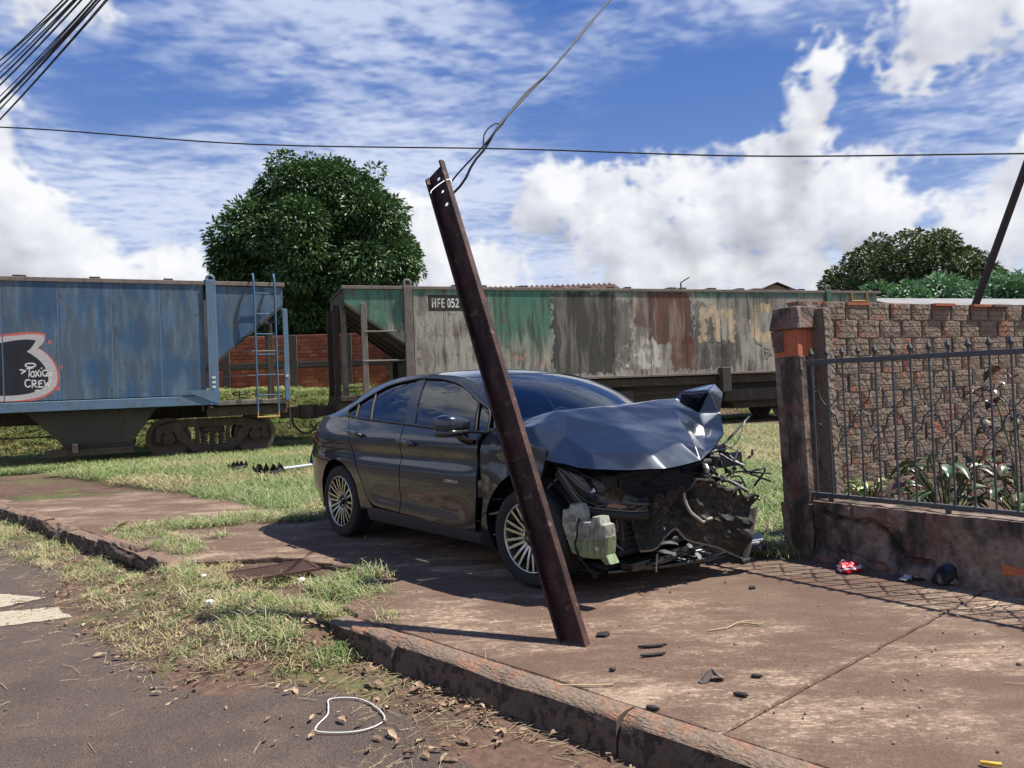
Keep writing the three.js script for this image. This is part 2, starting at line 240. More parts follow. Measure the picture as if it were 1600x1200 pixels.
// blue wagon side, 9.4 m x 2.44 m, u runs from the end of the wagon
const BW = 9.4, BH = 2.44;
const blueArt = canvasData(2048, 532, (x) => {
  x.scale(2048 / BW, 532 / BH); x.translate(4.47, 1.16); x.scale(.62, .84); x.translate(-7.98, -.88);   // metres from the wagon's end; the lettering is mirrored so that it reads right from outside
  const blob = (c, k) => { x.fillStyle = c; x.beginPath(); x.moveTo(9.7, .95 - k); x.bezierCurveTo(9.0, .88 - k, 8.62, .84 - k, 8.38 - k * .6, .90 - k * .9); x.bezierCurveTo(8.33 - k, 1.02, 8.5, 1.12, 8.56 - k * .5, 1.16); x.bezierCurveTo(8.15 - k, 1.35, 7.98 - k, 1.75, 8.1 - k, 2.02 + k * .3); x.bezierCurveTo(8.25, 2.28 + k, 8.8, 2.37 + k, 9.7, 2.34 + k); x.fill(); };
  blob('#d9705f', .09); blob('#cfcac6', .035);
  x.fillStyle = '#d9705f'; for (const [a, b, r] of [[8.2, 1.02, .05], [7.92, 1.62, .05], [7.95, 1.86, .03], [8.02, 2.12, .05], [8.98, .82, .04]]) { x.beginPath(); x.arc(a, b, r, 0, 7); x.fill(); }
  x.fillStyle = '#17171c'; x.beginPath(); x.moveTo(9.7, 1.06); x.bezierCurveTo(9.1, .96, 8.85, .93, 8.58, .98); x.bezierCurveTo(8.66, 1.1, 8.75, 1.2, 8.84, 1.24); x.bezierCurveTo(8.4, 1.45, 8.22, 1.72, 8.3, 1.98); x.bezierCurveTo(8.45, 2.2, 8.9, 2.28, 9.7, 2.25); x.fill();
  x.save(); x.translate(9.05, 1.72); x.scale(-1, 1); x.strokeStyle = '#eeeae6'; x.lineWidth = .035; x.lineCap = 'round'; x.lineJoin = 'round';
  x.beginPath(); x.ellipse(.3, -.16, .14, .045, 0, 0, 7); x.stroke();
  const ln = (...p) => { x.beginPath(); x.moveTo(p[0], p[1]); for (let i = 2; i < p.length; i += 2) x.lineTo(p[i], p[i + 1]); x.stroke(); };
  ln(.02, -.06, .16, -.03, .05, .03); ln(.2, -.08, .36, -.1); ln(.27, -.08, .25, .1);                         // T
  x.beginPath(); x.ellipse(.35, .05, .05, .06, .2, 0, 7); x.stroke(); ln(.43, -.02, .52, .1); ln(.53, -.04, .42, .11); ln(.57, .0, .57, .1); ln(.59, -.08, .6, -.09);
  x.beginPath(); x.arc(.69, .03, .07, 1, 5.4); x.stroke(); x.beginPath(); x.ellipse(.8, .06, .09, .03, -.2, 0, 7); x.stroke();
  x.beginPath(); x.arc(.22, .26, .085, .8, 5.3); x.stroke(); ln(.33, .36, .33, .2, .42, .2, .43, .27, .34, .28, .45, .36); ln(.6, .2, .5, .22, .51, .36, .62, .35); ln(.51, .28, .58, .27); ln(.66, .2, .69, .35, .74, .26, .78, .35, .84, .18); ln(.4, .44, .5, .43); x.restore();
});
const streaky = (x, y, sx, sy, o) => fbm(x * sx, y * sy, o);
const blueCol = colTex(2048, 532, (x, y) => {
  const m = x * BW, h = y * BH; const wob = (fbm(m * 2, h * 2 + 7, 3) - .5) * .12, st = fbm((m + wob) * 6, h * .9 + 3, 5), st2 = fbm((m + wob) * 15, h * 1.7 + 9, 4), b = fbm(m * 1.3 + 4, h * 1.6 + 2, 5), sp = fbm(m * 7 + 31, h * 7, 4), f = vn(m * 70, h * 70);
  const fade = sstep(.38, .66, .5 * st + .5 * b), grime = sstep(.40, .66, .5 * st2 + .3 * st + .25 * b);
  let c = [mix(.038, .125, fade), mix(.10, .20, fade), mix(.19, .28, fade)];
  c = [mix(c[0], .066, grime * .62), mix(c[1], .072, grime * .62), mix(c[2], .078, grime * .62)];
  const rust = sstep(.70, .80, sp) * .6 * sstep(.4, .6, st); c = [mix(c[0], .09, rust), mix(c[1], .055, rust), mix(c[2], .035, rust)];
  const a = px(blueArt, 2048, 532, x, y); if (a[3] > .02) { const w = a[3] * .93; c = [mix(c[0], lin(a[0]) * .85, w), mix(c[1], lin(a[1]) * .85, w), mix(c[2], lin(a[2]) * .85, w)]; }
  const k = .86 + .28 * f; return c.map((q) => q * k);
});
const steelBump = valTex(512, 512, (x, y) => .6 * fbm(x * 8, y * 8, 4, 8, 8) + .2 * vn(x * 120, y * 120, 120, 120));
M.blueSide = std([1, 1, 1], .62, .1, { map: blueCol });
const paintWear = (base, gr, seed, amt = .7) => colTex(512, 512, (x, y) => { const st = fbm(x * 40 + seed, y * 5 + seed, 4, 4096, 5), b = fbm(x * 6 + seed, y * 6, 4), g = sstep(.42, .7, .55 * st + .45 * b) * amt, f = .85 + .3 * vn(x * 180, y * 180, 180, 180); return base.map((q, i) => mix(q, gr[i], g) * f); });
M.blueTrim = std([1, 1, 1], .6, .15, { map: paintWear([.11, .19, .29], [.12, .135, .145], 3) });
M.blueLadder = std([.06, .13, .23], .6, .2);
M.darkSteel = std([1, 1, 1], .8, .25, { map: paintWear([.06, .047, .04], [.12, .082, .062], 8), bumpMap: steelBump, bumpScale: .004 });
M.hopper = std([1, 1, 1], .8, .15, { map: paintWear([.058, .056, .05], [.09, .066, .048], 12), bumpMap: steelBump, bumpScale: .004 });
M.wheelSteel = std([.12, .085, .072], .7, .4, { bumpMap: steelBump, bumpScale: .003 });
M.yellow = std([.42, .25, .07], .6, .1);
M.greyPost = std([1, 1, 1], .8, .15, { map: paintWear([.20, .17, .155], [.11, .08, .065], 21) });
M.lime = std([.55, .57, .58], .5, 0);
// green wagon side, 12.6 m x 2.34 m panels plus end; u from the near end
const GW = 16.6, GH = 2.34;
const greenArt = canvasData(2048, 290, (x) => {
  const s = 2048 / GW; x.scale(s, s); const txt = (str, m, y, size, sx = 1) => { x.save(); x.setTransform(sx, 0, 0, 1, m * s, y * s); x.font = 'bold ' + Math.round(size * s) + 'px sans-serif'; x.fillText(str, 0, 0); x.restore(); };
  x.fillStyle = 'rgba(18,18,20,.95)'; x.fillRect(2.12, .2, 1.15, .40);
  x.fillStyle = '#e6e3dc'; txt('HFE 052', 2.2, .51, .32, .60);
  x.globalAlpha = .85; x.fillStyle = '#12151d'; x.fillRect(5.4, .12, 1.82, 2.15);                    // black painted band
  x.globalAlpha = .55; x.fillStyle = '#23262b'; x.fillRect(7.22, .3, .5, 1.9);
  x.globalAlpha = .85; x.fillStyle = '#6a2718'; x.fillRect(8.3, .06, 1.35, 1.45); x.fillRect(8.95, 1.35, .75, .85); x.globalAlpha = .6; x.fillRect(7.85, .06, .5, 1.0);
  x.fillStyle = '#211f20'; x.globalAlpha = .72; x.fillRect(9.7, .35, .35, 1.9); x.fillRect(10.0, 1.42, 1.0, .8);
  x.globalAlpha = .95; x.fillStyle = '#d9bf98'; txt('m', 9.8, 1.46, 1.75, .82); txt('c', 11.5, 1.5, 2.0, .9);
  x.fillStyle = '#dcd4c8'; x.globalAlpha = .9; txt('a', 7.8, 2.16, 1.5); x.fillStyle = '#a39c98'; x.globalAlpha = .65; txt('L', 8.72, 2.16, .7); x.globalAlpha = .7; x.strokeStyle = '#c98e86'; x.lineWidth = .06; x.lineCap = 'round';
  x.beginPath(); x.arc(4.45, 1.62, .2, .3, 2.8); x.stroke(); x.beginPath(); x.moveTo(4.98, 2.25); x.bezierCurveTo(4.95, 1.9, 5.1, 1.8, 5.25, 1.9); x.stroke();
  x.strokeStyle = '#b9b6b4'; x.lineWidth = .045; x.beginPath(); x.moveTo(7.6, 1.5); x.bezierCurveTo(7.2, 1.6, 7.3, 2.1, 7.5, 2.15); x.bezierCurveTo(7.7, 2.0, 7.8, 1.6, 7.5, 1.55); x.stroke();
  x.strokeStyle = '#8d8a92'; x.strokeRect(10.2, 1.55, .3, .42); x.beginPath(); x.arc(11.1, 1.6, .4, 3.3, 6); x.stroke(); x.strokeStyle = '#2f3338'; x.globalAlpha = .85; x.beginPath(); x.arc(12.15, 1.85, .15, 0, 7); x.stroke(); x.beginPath(); x.arc(12.15, 1.85, .06, 0, 7); x.stroke(); x.beginPath(); x.moveTo(12.0, 1.7); x.lineTo(11.75, 1.45); x.moveTo(12.3, 1.7); x.lineTo(12.55, 1.45); x.stroke();
  x.strokeStyle = '#3a3a3a'; x.lineWidth = .02; x.beginPath(); x.moveTo(1.95, .75); x.bezierCurveTo(1.9, 1.0, 2.05, 1.0, 2.1, 1.0); x.moveTo(1.95, 1.2); x.lineTo(2.8, 1.2); x.stroke();
});
const greenCol = colTex(2048, 290, (x, y) => {
  const m = x * GW, h = y * GH; const wob = (fbm(m * 2, h * 2 + 7, 3) - .5) * .14, st = fbm((m + wob) * 6, h * .8 + 3, 5), st2 = fbm((m + wob) * 13, h * 1.6 + 9, 5), b = fbm(m * 1.2 + 14, h * 1.5 + 2, 5), sp = fbm(m * 6 + 31, h * 6, 4), f = vn(m * 60, h * 60);
  // green left at the top and in whole panels, bare pale primer elsewhere, brown streaks over all
  const gz = clamp(sstep(2.0, 2.3, h + (st - .5) * .5) + sstep(3.5, 3.9, m) * (1 - sstep(5.3, 5.5, m)) * sstep(.5, 1.4, h + (st - .5) * 1.6) + (1 - sstep(1.5, 1.9, m)) * sstep(.9, 1.8, h + (st2 - .5) * 1.6)) * sstep(.28, .45, .5 * st2 + .5 * st + .1);
  const pale = sstep(.34, .56, .45 * st + .3 * st2 + .35 * b);
  let c = [mix(.10, .42, pale), mix(.09, .38, pale), mix(.072, .32, pale)];
  c = [mix(c[0], .045, gz * .9), mix(c[1], .185, gz * .9), mix(c[2], .125, gz * .9)];
  const jx = (fbm(m * 9, h * 9 + 3, 3) - .5) * .016, jy = (fbm(m * 14 + 5, h * 3, 3) - .5) * .10, letter = m > 2 && m < 3.4 && h > 1.7, a = px(greenArt, 2048, 290, clamp(x + (letter ? 0 : jx)), clamp(y + (letter ? 0 : jy))); if (a[3] > .02) { const w = m > 2 && m < 3.4 && h > 1.7 ? 1 : .62 + .45 * sstep(.35, .6, st); const ww = clamp(w) * a[3]; c = [mix(c[0], lin(a[0]), ww), mix(c[1], lin(a[1]), ww), mix(c[2], lin(a[2]), ww)]; }
  const grime = sstep(.44, .66, .6 * st2 + .4 * st) * .62; c = [mix(c[0], .062, grime), mix(c[1], .052, grime), mix(c[2], .042, grime)];
  const rust = sstep(.62, .76, sp) * .6 * (m < 4.4 ? 1 : .3) * sstep(.35, .55, st); c = [mix(c[0], .14, rust), mix(c[1], .062, rust), mix(c[2], .035, rust)];
  const k = .84 + .32 * f; return c.map((q) => q * k);
});
M.greenSide = std([1, 1, 1], .75, .05, { map: greenCol });
M.greenTrim = std([1, 1, 1], .7, .1, { map: paintWear([.05, .15, .105], [.13, .10, .08], 6) });
M.topRim = std([1, 1, 1], .8, .1, { map: paintWear([.22, .18, .16], [.12, .085, .07], 31) });

// a bogie: side frame with two openings, springs, two wheels with axle boxes; x along, z towards the viewer, rail top at y 0
function bogie(parent, X, z) {
  const b = new THREE.Group(); b.name = 'bogie'; b.position.set(X, 0, z); parent.add(b);
  for (const s of [-1, 1]) {
    const pts = []; for (const [r, d] of [[.02, .02], [.30, .02], [.325, -.03], [.36, -.035], [.375, .05], [.42, .06], [.42, .09], [.455, .10], [.455, .13], [.36, .135], [.34, .10], [.18, .05], [.12, .12], [.02, .12]]) pts.push(new THREE.Vector2(r, d));
    const w = mesh('wheel', new THREE.LatheGeometry(pts, 40).rotateX(Math.PI / 2).translate(s * .9, .43, -.15), M.wheelSteel, b);
    mesh('axle_box', merge([new THREE.CylinderGeometry(.13, .14, .16, 20).rotateX(Math.PI / 2).translate(s * .9, .43, .06), new THREE.CylinderGeometry(.075, .075, .03, 16).rotateX(Math.PI / 2).translate(s * .9, .43, .15)]), M.darkSteel, w);
    mesh('axle', new THREE.CylinderGeometry(.07, .07, 1.1, 12).rotateX(Math.PI / 2).translate(s * .9, .43, -.6), M.darkSteel, w);
    mesh('far_wheel', new THREE.CylinderGeometry(.42, .42, .12, 32).rotateX(Math.PI / 2).translate(s * .9, .43, -1.15), M.wheelSteel, w);
  }
  const sh = new THREE.Shape(); sh.moveTo(-1.18, .36); sh.lineTo(-1.12, .68); sh.lineTo(-.62, .82); sh.lineTo(.62, .82); sh.lineTo(1.12, .68); sh.lineTo(1.18, .36); sh.lineTo(1.06, .34); sh.lineTo(1.03, .56); sh.lineTo(.77, .56); sh.lineTo(.72, .40); sh.lineTo(.40, .12); sh.lineTo(-.40, .12); sh.lineTo(-.72, .40); sh.lineTo(-.77, .56); sh.lineTo(-1.03, .56); sh.lineTo(-1.06, .34); sh.closePath();
  const hole = (p) => { const h = new THREE.Path(); h.moveTo(...p[0]); for (const q of p.slice(1)) h.lineTo(...q); h.closePath(); sh.holes.push(h); };
  hole([[-.62, .62], [-.42, .68], [-.36, .62], [-.36, .40], [-.44, .36]]); hole([[.62, .62], [.44, .36], [.36, .40], [.36, .62], [.42, .68]]); hole([[-.29, .24], [.29, .24], [.29, .66], [-.29, .66]]);
  mesh('side_frame', new THREE.ExtrudeGeometry(sh, { depth: .12, bevelEnabled: true, bevelThickness: .02, bevelSize: .015, bevelSegments: 2 }).translate(0, 0, -.02), M.darkSteel, b);
  for (const q of [-.18, 0, .18]) { const p = []; for (let i = 0; i <= 90; i++) { const a = i / 90 * Math.PI * 2 * 5; p.push([q + .07 * Math.cos(a), .26 + i / 90 * .26, .04 + .07 * Math.sin(a)]); } mesh('spring', tube(p, .018, 180, 6), M.wheelSteel, b); }
  mesh('bolster', rbox(.5, .16, 1.3, .03, 0, .6, -.62), M.darkSteel, b);
  return b;
}
function springPlate(parent, g, mat, name = 'plate') { return mesh(name, g, mat, parent); }

function wagonFrame(label, origin, ry) { return thing('hopper_wagon', label, 'rail wagon', null, origin, ry); }
// local frame of both wagons: x from the near end along the wagon, y up from the rail, z out of the side that is seen. dir = -1 builds it leftwards
function panelMesh(parent, dir, poly, mat, W, H, y0, name, z = 0, t = .02) {
  // poly in metres [x along, y], flat plate with thickness; uv over the whole side
  const sh = new THREE.Shape(poly.map(([x, y]) => new THREE.Vector2(dir * x, y)));
  const g = new THREE.ExtrudeGeometry(sh, { depth: t, bevelEnabled: true, bevelThickness: .006, bevelSize: .006, bevelSegments: 1 }); g.translate(0, 0, z - t);
  const p = g.attributes.position, uv = g.attributes.uv; for (let i = 0; i < p.count; i++) uv.setXY(i, clamp(dir * p.getX(i) / W, .002, .998), clamp((p.getY(i) - y0) / H, .004, .996));
  return mesh(name, g, mat, parent);
}
const bevelBox = (w, h, d, x, y, z) => boxUV(rbox(w, h, d, Math.min(w, h, d) * .12, x, y, z, 1), 1);
{ // blue wagon
  const w = wagonFrame('weathered blue hopper wagon with black and white graffiti and a ladder at its end', [-5, .085, -16.8], Math.atan2(.427, .904) );
  const d = -1, y0 = 1.36, yT = 3.8;
  // side panels between ribs
  const seams = [1.74, 2.6, 3.5, 4.45, 5.4, 6.35, 7.3, 8.35, 9.4];
  for (let i = 0; i < seams.length - 1; i++) { const a = seams[i] + .014, b = seams[i + 1] - .014; panelMesh(w, d, [[a, y0], [b, y0], [b, yT - .08], [a, yT - .08]], M.blueSide, BW, BH, y0, 'side_panel', 0); mesh('rib', bevelBox(.04, yT - y0 - .1, .03, d * seams[i + 1], (yT + y0) / 2 - .05, -.012), M.blueTrim, w); }
  for (let k = 0; k < 6; k++) { const a = 9.42 + k * 1.12; panelMesh(w, d, [[a, y0], [a + 1.09, y0], [a + 1.09, yT - .08], [a, yT - .08]], M.blueTrim, 4, BH, y0, 'side_panel', 0); }
  panelMesh(w, d, [[.10, yT - .1], [.10, 3.32], [1.5, 2.08], [1.5, yT - .1]], M.blueSide, BW, BH, y0, 'end_panel', -.012);
  mesh('top_rail', bevelBox(16, .09, .12, d * 8.05, yT - .035, -.03), M.topRim, w);
  mesh('corner_post', bevelBox(.20, yT - 1.2 + .1, .09, d * 1.6, (yT + 1.16) / 2, .02), M.blueTrim, w);
  mesh('lifting_eye', merge([new THREE.TorusGeometry(.07, .03, 8, 16).translate(d * 1.6, yT + .06, .0), box(.2, .06, .08, d * 1.6, yT + .01, 0)]), M.blueTrim, w);
  mesh('side_sill', bevelBox(14.4, .20, .10, d * (1.5 + 7.2), 1.235, .0), M.blueTrim, w);
  const g = new THREE.Shape([[1.5, 1.14], [1.5, 1.46], [2.2, 1.46], [1.95, 1.34]].map((p) => new THREE.Vector2(d * p[0], p[1]))); mesh('gusset', new THREE.ExtrudeGeometry(g, { depth: .02, bevelEnabled: false }).translate(0, 0, .052), M.blueTrim, w);
  // body behind the plates: far side, sloped end floor, roof
  mesh('slope_sheet', grid(1, 8, (u, v) => [d * mix(.12, 1.8, v), mix(3.30, 1.82, v), mix(-.03, -2.6, u)], false), M.hopper, w);
  mesh('slope_edge', beam([d * .14, 3.27, -.05], [d * 1.6, 1.99, -.05], .06, .1), M.hopper, w);
  mesh('bulkhead', bevelBox(.03, 2.0, 2.6, d * 1.82, 2.0, -1.33), M.hopper, w);
  mesh('far_side', box(14.4, 2.5, .03, d * 9, 2.6, -2.62), M.hopper, w);
  mesh('roof', box(15.8, .04, 2.6, d * 8, yT - .06, -1.33), M.hopper, w);
  mesh('end_wall', box(.03, .72, 2.6, d * .12, 3.42, -1.33), M.blueTrim, w);
  mesh('end_post', bevelBox(.11, 2.05, .10, d * .06, 2.2, -.03), M.blueTrim, w); mesh('end_post', bevelBox(.11, 2.05, .10, d * .06, 2.2, -2.6), M.darkSteel, w);
  mesh('end_brace', bevelBox(.09, 1.9, .09, d * .28, 2.05, -1.3), M.darkSteel, w); mesh('end_rail', merge([bar([d * .06, 2.28, -.03], [d * .95, 2.28, -.1], .022), bar([d * .06, 1.75, -.2], [d * 1.5, 1.75, -.2], .014)]), M.greyPost, w);
  mesh('end_platform', bevelBox(1.55, .10, 2.6, d * .78, 1.16, -1.33), M.greyPost, w); mesh('headstock', bevelBox(1.7, .22, 2.2, d * .9, .98, -1.33), M.darkSteel, w);
  mesh('brake_wheel', merge([new THREE.TorusGeometry(.16, .014, 6, 20).rotateX(Math.PI / 2 - .2).translate(d * 1.05, 1.36, -.35), bar([d * 1.05, 1.2, -.35], [d * 1.05, 1.42, -.35], .016)]), M.darkSteel, w);
  const l = new THREE.Group(); l.name = 'ladder'; w.add(l);
  for (const x of [.28, .72]) mesh('stile', tube([[d * x, 3.98, -.1], [d * x, 3.99, .03], [d * x, 3.9, .1], [d * x, 2.4, .1], [d * x, .95, .1]], .022, 30, 6), M.blueLadder, l);
  for (let i = 0; i < 6; i++) mesh('rung', bar([d * .28, 3.55 - i * .45, .1], [d * .72, 3.55 - i * .45, .1], .014), M.blueLadder, l);
  mesh('step', merge([bar([d * .28, 1.1, .1], [d * .28, .82, .1], .016), bar([d * .72, 1.1, .1], [d * .72, .82, .1], .016), bar([d * .26, .82, .1], [d * .74, .82, .1], .02)]), M.yellow, l);
  for (let i = 0; i < 3; i++) { mesh('label_plate', box(.075, .055, .006, d * 1.6, 1.72 - i * .1, .072), M.lime, w); }
  mesh('label_plate', box(.06, .05, .006, d * .06, 1.72, .03), M.lime, w);
  for (let i = 0; i < 9; i++) mesh('roof_hatch', bevelBox(rr(.12, .25), .07, .3, d * (2.4 + i * 1.35 + rr(-.3, .3)), yT + .05, -.4), M.darkSteel, w);
  // hopper bottoms
  for (const c of [3.9, 9.6]) {
    const t = [[c - 1.15, 1.12], [c + 1.2, 1.12], [c + .55, .42], [c - .68, .42]];
    const s1 = new THREE.Shape(t.map((p) => new THREE.Vector2(d * p[0], p[1]))); const hg = new THREE.ExtrudeGeometry(s1, { depth: 1.6, bevelEnabled: true, bevelSize: .01, bevelThickness: .01, bevelSegments: 1 }).translate(0, 0, -1.9);
    const hp = mesh('hopper_bottom', boxUV(hg, 1.5), M.hopper, w);
    mesh('discharge_gate', merge([bevelBox(1.3, .10, 1.4, d * (c - .06), .38, -1.0), bevelBox(1.6, .14, .16, d * (c + .08), .28, -.2), bevelBox(.1, .2, .12, d * (c + .35), .36, -.1)]), M.darkSteel, hp);
  }
  mesh('centre_sill', bevelBox(15, .3, .4, d * 8, 1.0, -1.33), M.darkSteel, w);
  mesh('brake_pipe', merge([bar([d * 3.1, .62, -.4], [d * 9, .62, -.4], .018), bar([d * 6.1, 1.1, -.3], [d * 6.1, .35, -.3], .04), bevelBox(.05, .5, .2, d * 6.6, .8, -.3)]), M.darkSteel, w);
  bogie(w, d * 1.62, -.68);
  mesh('coupler', merge([bevelBox(.75, .26, .3, .3, .86, -1.33), bevelBox(.34, .34, .4, .55, .86, -1.33), tube([[.1, .95, -.9], [.2, .55, -.85], [.45, .35, -.85], [.7, .5, -.9], [.8, .8, -1.0]], .03, 24, 6), bar([.05, 1.1, -.6], [.07, .5, -.55], .016)]), M.darkSteel, w);
}
{ // green wagon
  const w = wagonFrame('weathered green and grey hopper wagon lettered HFE 052 with faded graffiti', [-3.97, .085, -17.49], Math.atan2(.344, .939));
  const d = 1, y0 = 1.46, yT = 3.8;
  const seams = [1.74, 2.5, 3.65, 4.85, 6.0, 7.15, 8.3, 9.45, 10.6, 11.75, 12.9, 14.38];
  for (let i = 0; i < seams.length - 1; i++) { const a = seams[i] + .012, b = seams[i + 1] - .012; panelMesh(w, d, [[a, y0], [b, y0], [b, yT - .06], [a, yT - .06]], M.greenSide, GW, GH, y0, 'side_panel', 0); mesh('rib', bevelBox(.03, yT - y0 - .08, .025, d * seams[i + 1], (yT + y0) / 2 - .04, -.016), M.greyPost, w); }
  panelMesh(w, d, [[.10, yT - .08], [.10, 3.42], [1.52, 2.42], [1.52, yT - .08]], M.greenSide, GW, GH, y0, 'end_panel', -.012);
  panelMesh(w, d, [[14.6, yT - .08], [14.6, 2.42], [16.4, 3.3], [16.4, yT - .08]], M.greenSide, GW, GH, y0, 'end_panel', -.012);
  mesh('top_rail', bevelBox(16.5, .08, .12, 8.3, yT - .03, -.03), M.topRim, w);
  for (const x of [1.62, 14.48]) { mesh('corner_post', bevelBox(.20, yT - 1.3, .09, x, (yT + 1.3) / 2, .02), x < 5 ? M.greyPost : M.greenTrim, w); mesh('lifting_eye', merge([new THREE.TorusGeometry(.08, .035, 8, 16).translate(x, yT + .08, 0), box(.22, .06, .08, x, yT + .01, 0)]), M.greyPost, w); }
  mesh('side_sill', bevelBox(13.1, .06, .14, 8.05, 1.43, .01), M.topRim, w); mesh('side_beam', bevelBox(13.1, .22, .08, 8.05, 1.26, -.12), M.darkSteel, w);
  mesh('slope_sheet', grid(1, 8, (u, v) => [mix(.12, 2.6, v), mix(3.42, 1.55, v), mix(-.03, -2.6, u)], true), M.hopper, w);
  mesh('slope_edge', beam([.12, 3.38, -.05], [1.9, 2.12, -.05], .05, .1), M.hopper, w);
  for (let i = 0; i < 4; i++) mesh('slope_stiffener', beam([.2, 3.26, -.3 - i * .6], [2.4, 1.62, -.3 - i * .6], .08, .08), M.darkSteel, w);
  mesh('far_side', box(13, 2.5, .03, 8.2, 2.6, -2.62), M.hopper, w); mesh('bulkhead', bevelBox(.03, 1.6, 2.6, 1.86, 1.9, -1.33), M.hopper, w);
  mesh('roof', box(16.3, .04, 2.6, 8.2, yT - .06, -1.33), M.hopper, w); mesh('end_wall', box(.03, .5, 2.6, .1, 3.56, -1.33), M.darkSteel, w);
  mesh('end_post', bevelBox(.14, 2.4, .12, .0, 2.25, -.9), M.darkSteel, w); mesh('end_post', bevelBox(.13, 2.3, .12, .14, 2.25, -.55), M.greyPost, w);
  mesh('end_post', bevelBox(.14, 2.3, .10, .55, 2.25, -.04), M.greyPost, w); mesh('end_post', bevelBox(.14, 2.4, .12, .0, 2.25, -2.2), M.darkSteel, w);
  mesh('end_rail', merge([bar([.55, 2.72, 0], [1.4, 2.72, 0], .02), bar([.5, 2.02, .0], [1.7, 2.02, .0], .022), bar([.1, 2.06, -.5], [1.7, 2.06, -1.3], .02), bar([.0, 1.4, -.5], [.6, 1.4, 0], .02)]), M.greyPost, w);
  mesh('end_platform', bevelBox(1.9, .12, 2.6, .9, 1.14, -1.33), M.darkSteel, w); mesh('headstock', bevelBox(2, .26, 2.2, .9, .95, -1.33), M.darkSteel, w); mesh('centre_sill', bevelBox(15, .4, .5, 8, 1.0, -1.33), M.darkSteel, w);
  mesh('handrail_ladder', merge([bar([15.35, 3.75, .05], [15.35, 2.3, .05], .03), bar([15.95, 3.75, .05], [15.95, 2.3, .05], .03), bar([15.35, 3.5, .05], [15.95, 3.5, .05], .02), bar([15.35, 3.1, .05], [15.95, 3.1, .05], .02)]), M.yellow, w);
  for (let i = 0; i < 15; i++) mesh('roof_hatch', bevelBox(rr(.12, .3), .09, .3, 3 + i * .85 + rr(-.3, .3), yT + .05, -.4), M.darkSteel, w);
  for (const c of [5.2, 8.9, 12.2]) { const s1 = new THREE.Shape([[c - 1.7, 1.2], [c + 1.7, 1.2], [c + .9, .4], [c - .9, .4]].map((p) => new THREE.Vector2(p[0], p[1]))); mesh('hopper_bottom', boxUV(new THREE.ExtrudeGeometry(s1, { depth: 1.7, bevelEnabled: false }).translate(0, 0, -2.1), 1.5), M.hopper, w); }
  mesh('side_bracket', bevelBox(.3, .7, .2, 10.6, 1.25, .1), M.hopper, w); mesh('brake_pipe', merge([bar([6, .95, -.1], [14, .95, -.1], .03), bevelBox(3.0, .35, .3, 12.2, .8, -.2), bevelBox(1.1, .5, .4, 7.2, .8, -.2)]), M.darkSteel, w);
  mesh('label_plate', box(.08, .08, .006, 7.55, 1.72, .008), M.lime, w);
  bogie(w, 2.2, -.68); bogie(w, 14.2, -.68);
  mesh('coupler', merge([bevelBox(.9, .26, .3, -.3, .86, -1.33), bevelBox(.3, .34, .36, -.6, .86, -1.33), tube([[-.1, .95, -.9], [-.25, .55, -.85], [-.5, .4, -.85], [-.7, .55, -.9]], .03, 24, 6)]), M.darkSteel, w);
}
{ // third wagon farther along, with a pitched grey roof
  const w = thing('covered_wagon', 'blue covered wagon with a pale grey pitched roof behind the brick wall', 'rail wagon', null, [12.6, .085, -24.3], Math.atan2(.33, .944));
  const bl = std([1, 1, 1], .6, .1, { map: paintWear([.04, .095, .26], [.10, .13, .17], 44) }), gr = std([1, 1, 1], .75, .1, { map: paintWear([.22, .22, .22], [.12, .11, .10], 47) });
  const gs = new THREE.Shape([[0, 1.2], [0, 3.45], [-1.35, 3.85], [-2.7, 3.45], [-2.7, 1.2]].map((p) => new THREE.Vector2(p[0], p[1]))); mesh('end_wall', new THREE.ExtrudeGeometry(gs, { depth: .05, bevelEnabled: false }).rotateY(-Math.PI / 2), std([.012, .026, .085], .7), w);
  for (let i = 0; i < 10; i++) mesh('side_panel', boxUV(rbox(1.36, 2.25, .04, .01, .72 + i * 1.4, 2.33, -.03, 1), 1), i % 3 === 1 ? bl : gr, w);
  mesh('roof', merge([grid(1, 1, (u, v) => [u * 14.2, mix(3.46, 3.86, v), mix(.05, -1.35, v), u * 8, v * .6]), grid(1, 1, (u, v) => [u * 14.2, mix(3.86, 3.46, v), mix(-1.35, -2.75, v), u * 8, v * .6])]), gr, w);
  mesh('side_sill', box(14, .2, .1, 7, 1.1, -.02), M.darkSteel, w); bogie(w, 2, -.68); bogie(w, 12, -.68);
}
// ---------- walls, fence, poles, wires, buildings ----------
const brickCol = (seed, or) => colTex(256, 256, (x, y) => { const b = fbm(x * 5 + seed, y * 5 + seed, 5), f = fbm(x * 40 + seed, y * 40, 4), g = vn(x * 120, y * 120, 120, 120); const o = sstep(.62 - or, .70 - or, fbm(x * 7 + seed * 2, y * 4 + seed, 4)); const k = (.55 + .9 * f) * (.75 + .4 * g); return [mix(.235, .31, o) * k * (.8 + .4 * b), mix(.178, .14, o) * k * (.8 + .4 * b), mix(.132, .09, o) * k * (.8 + .4 * b)]; });
const lumpBump = valTex(512, 512, (x, y) => .6 * fbm(x * 10, y * 10, 5, 10, 10) + .5 * Math.pow(fbm(x * 30, y * 30, 3, 30, 30), 1.5));
M.wallBrick = [-.05, -.02, -.05, .07].map((o, i) => std([1, 1, 1], .97, 0, { map: brickCol(3 + i * 7, o), bumpMap: lumpBump, bumpScale: .014 }));
M.mortar = std([.17, .13, .10], 1, 0, { bumpMap: lumpBump, bumpScale: .03 });
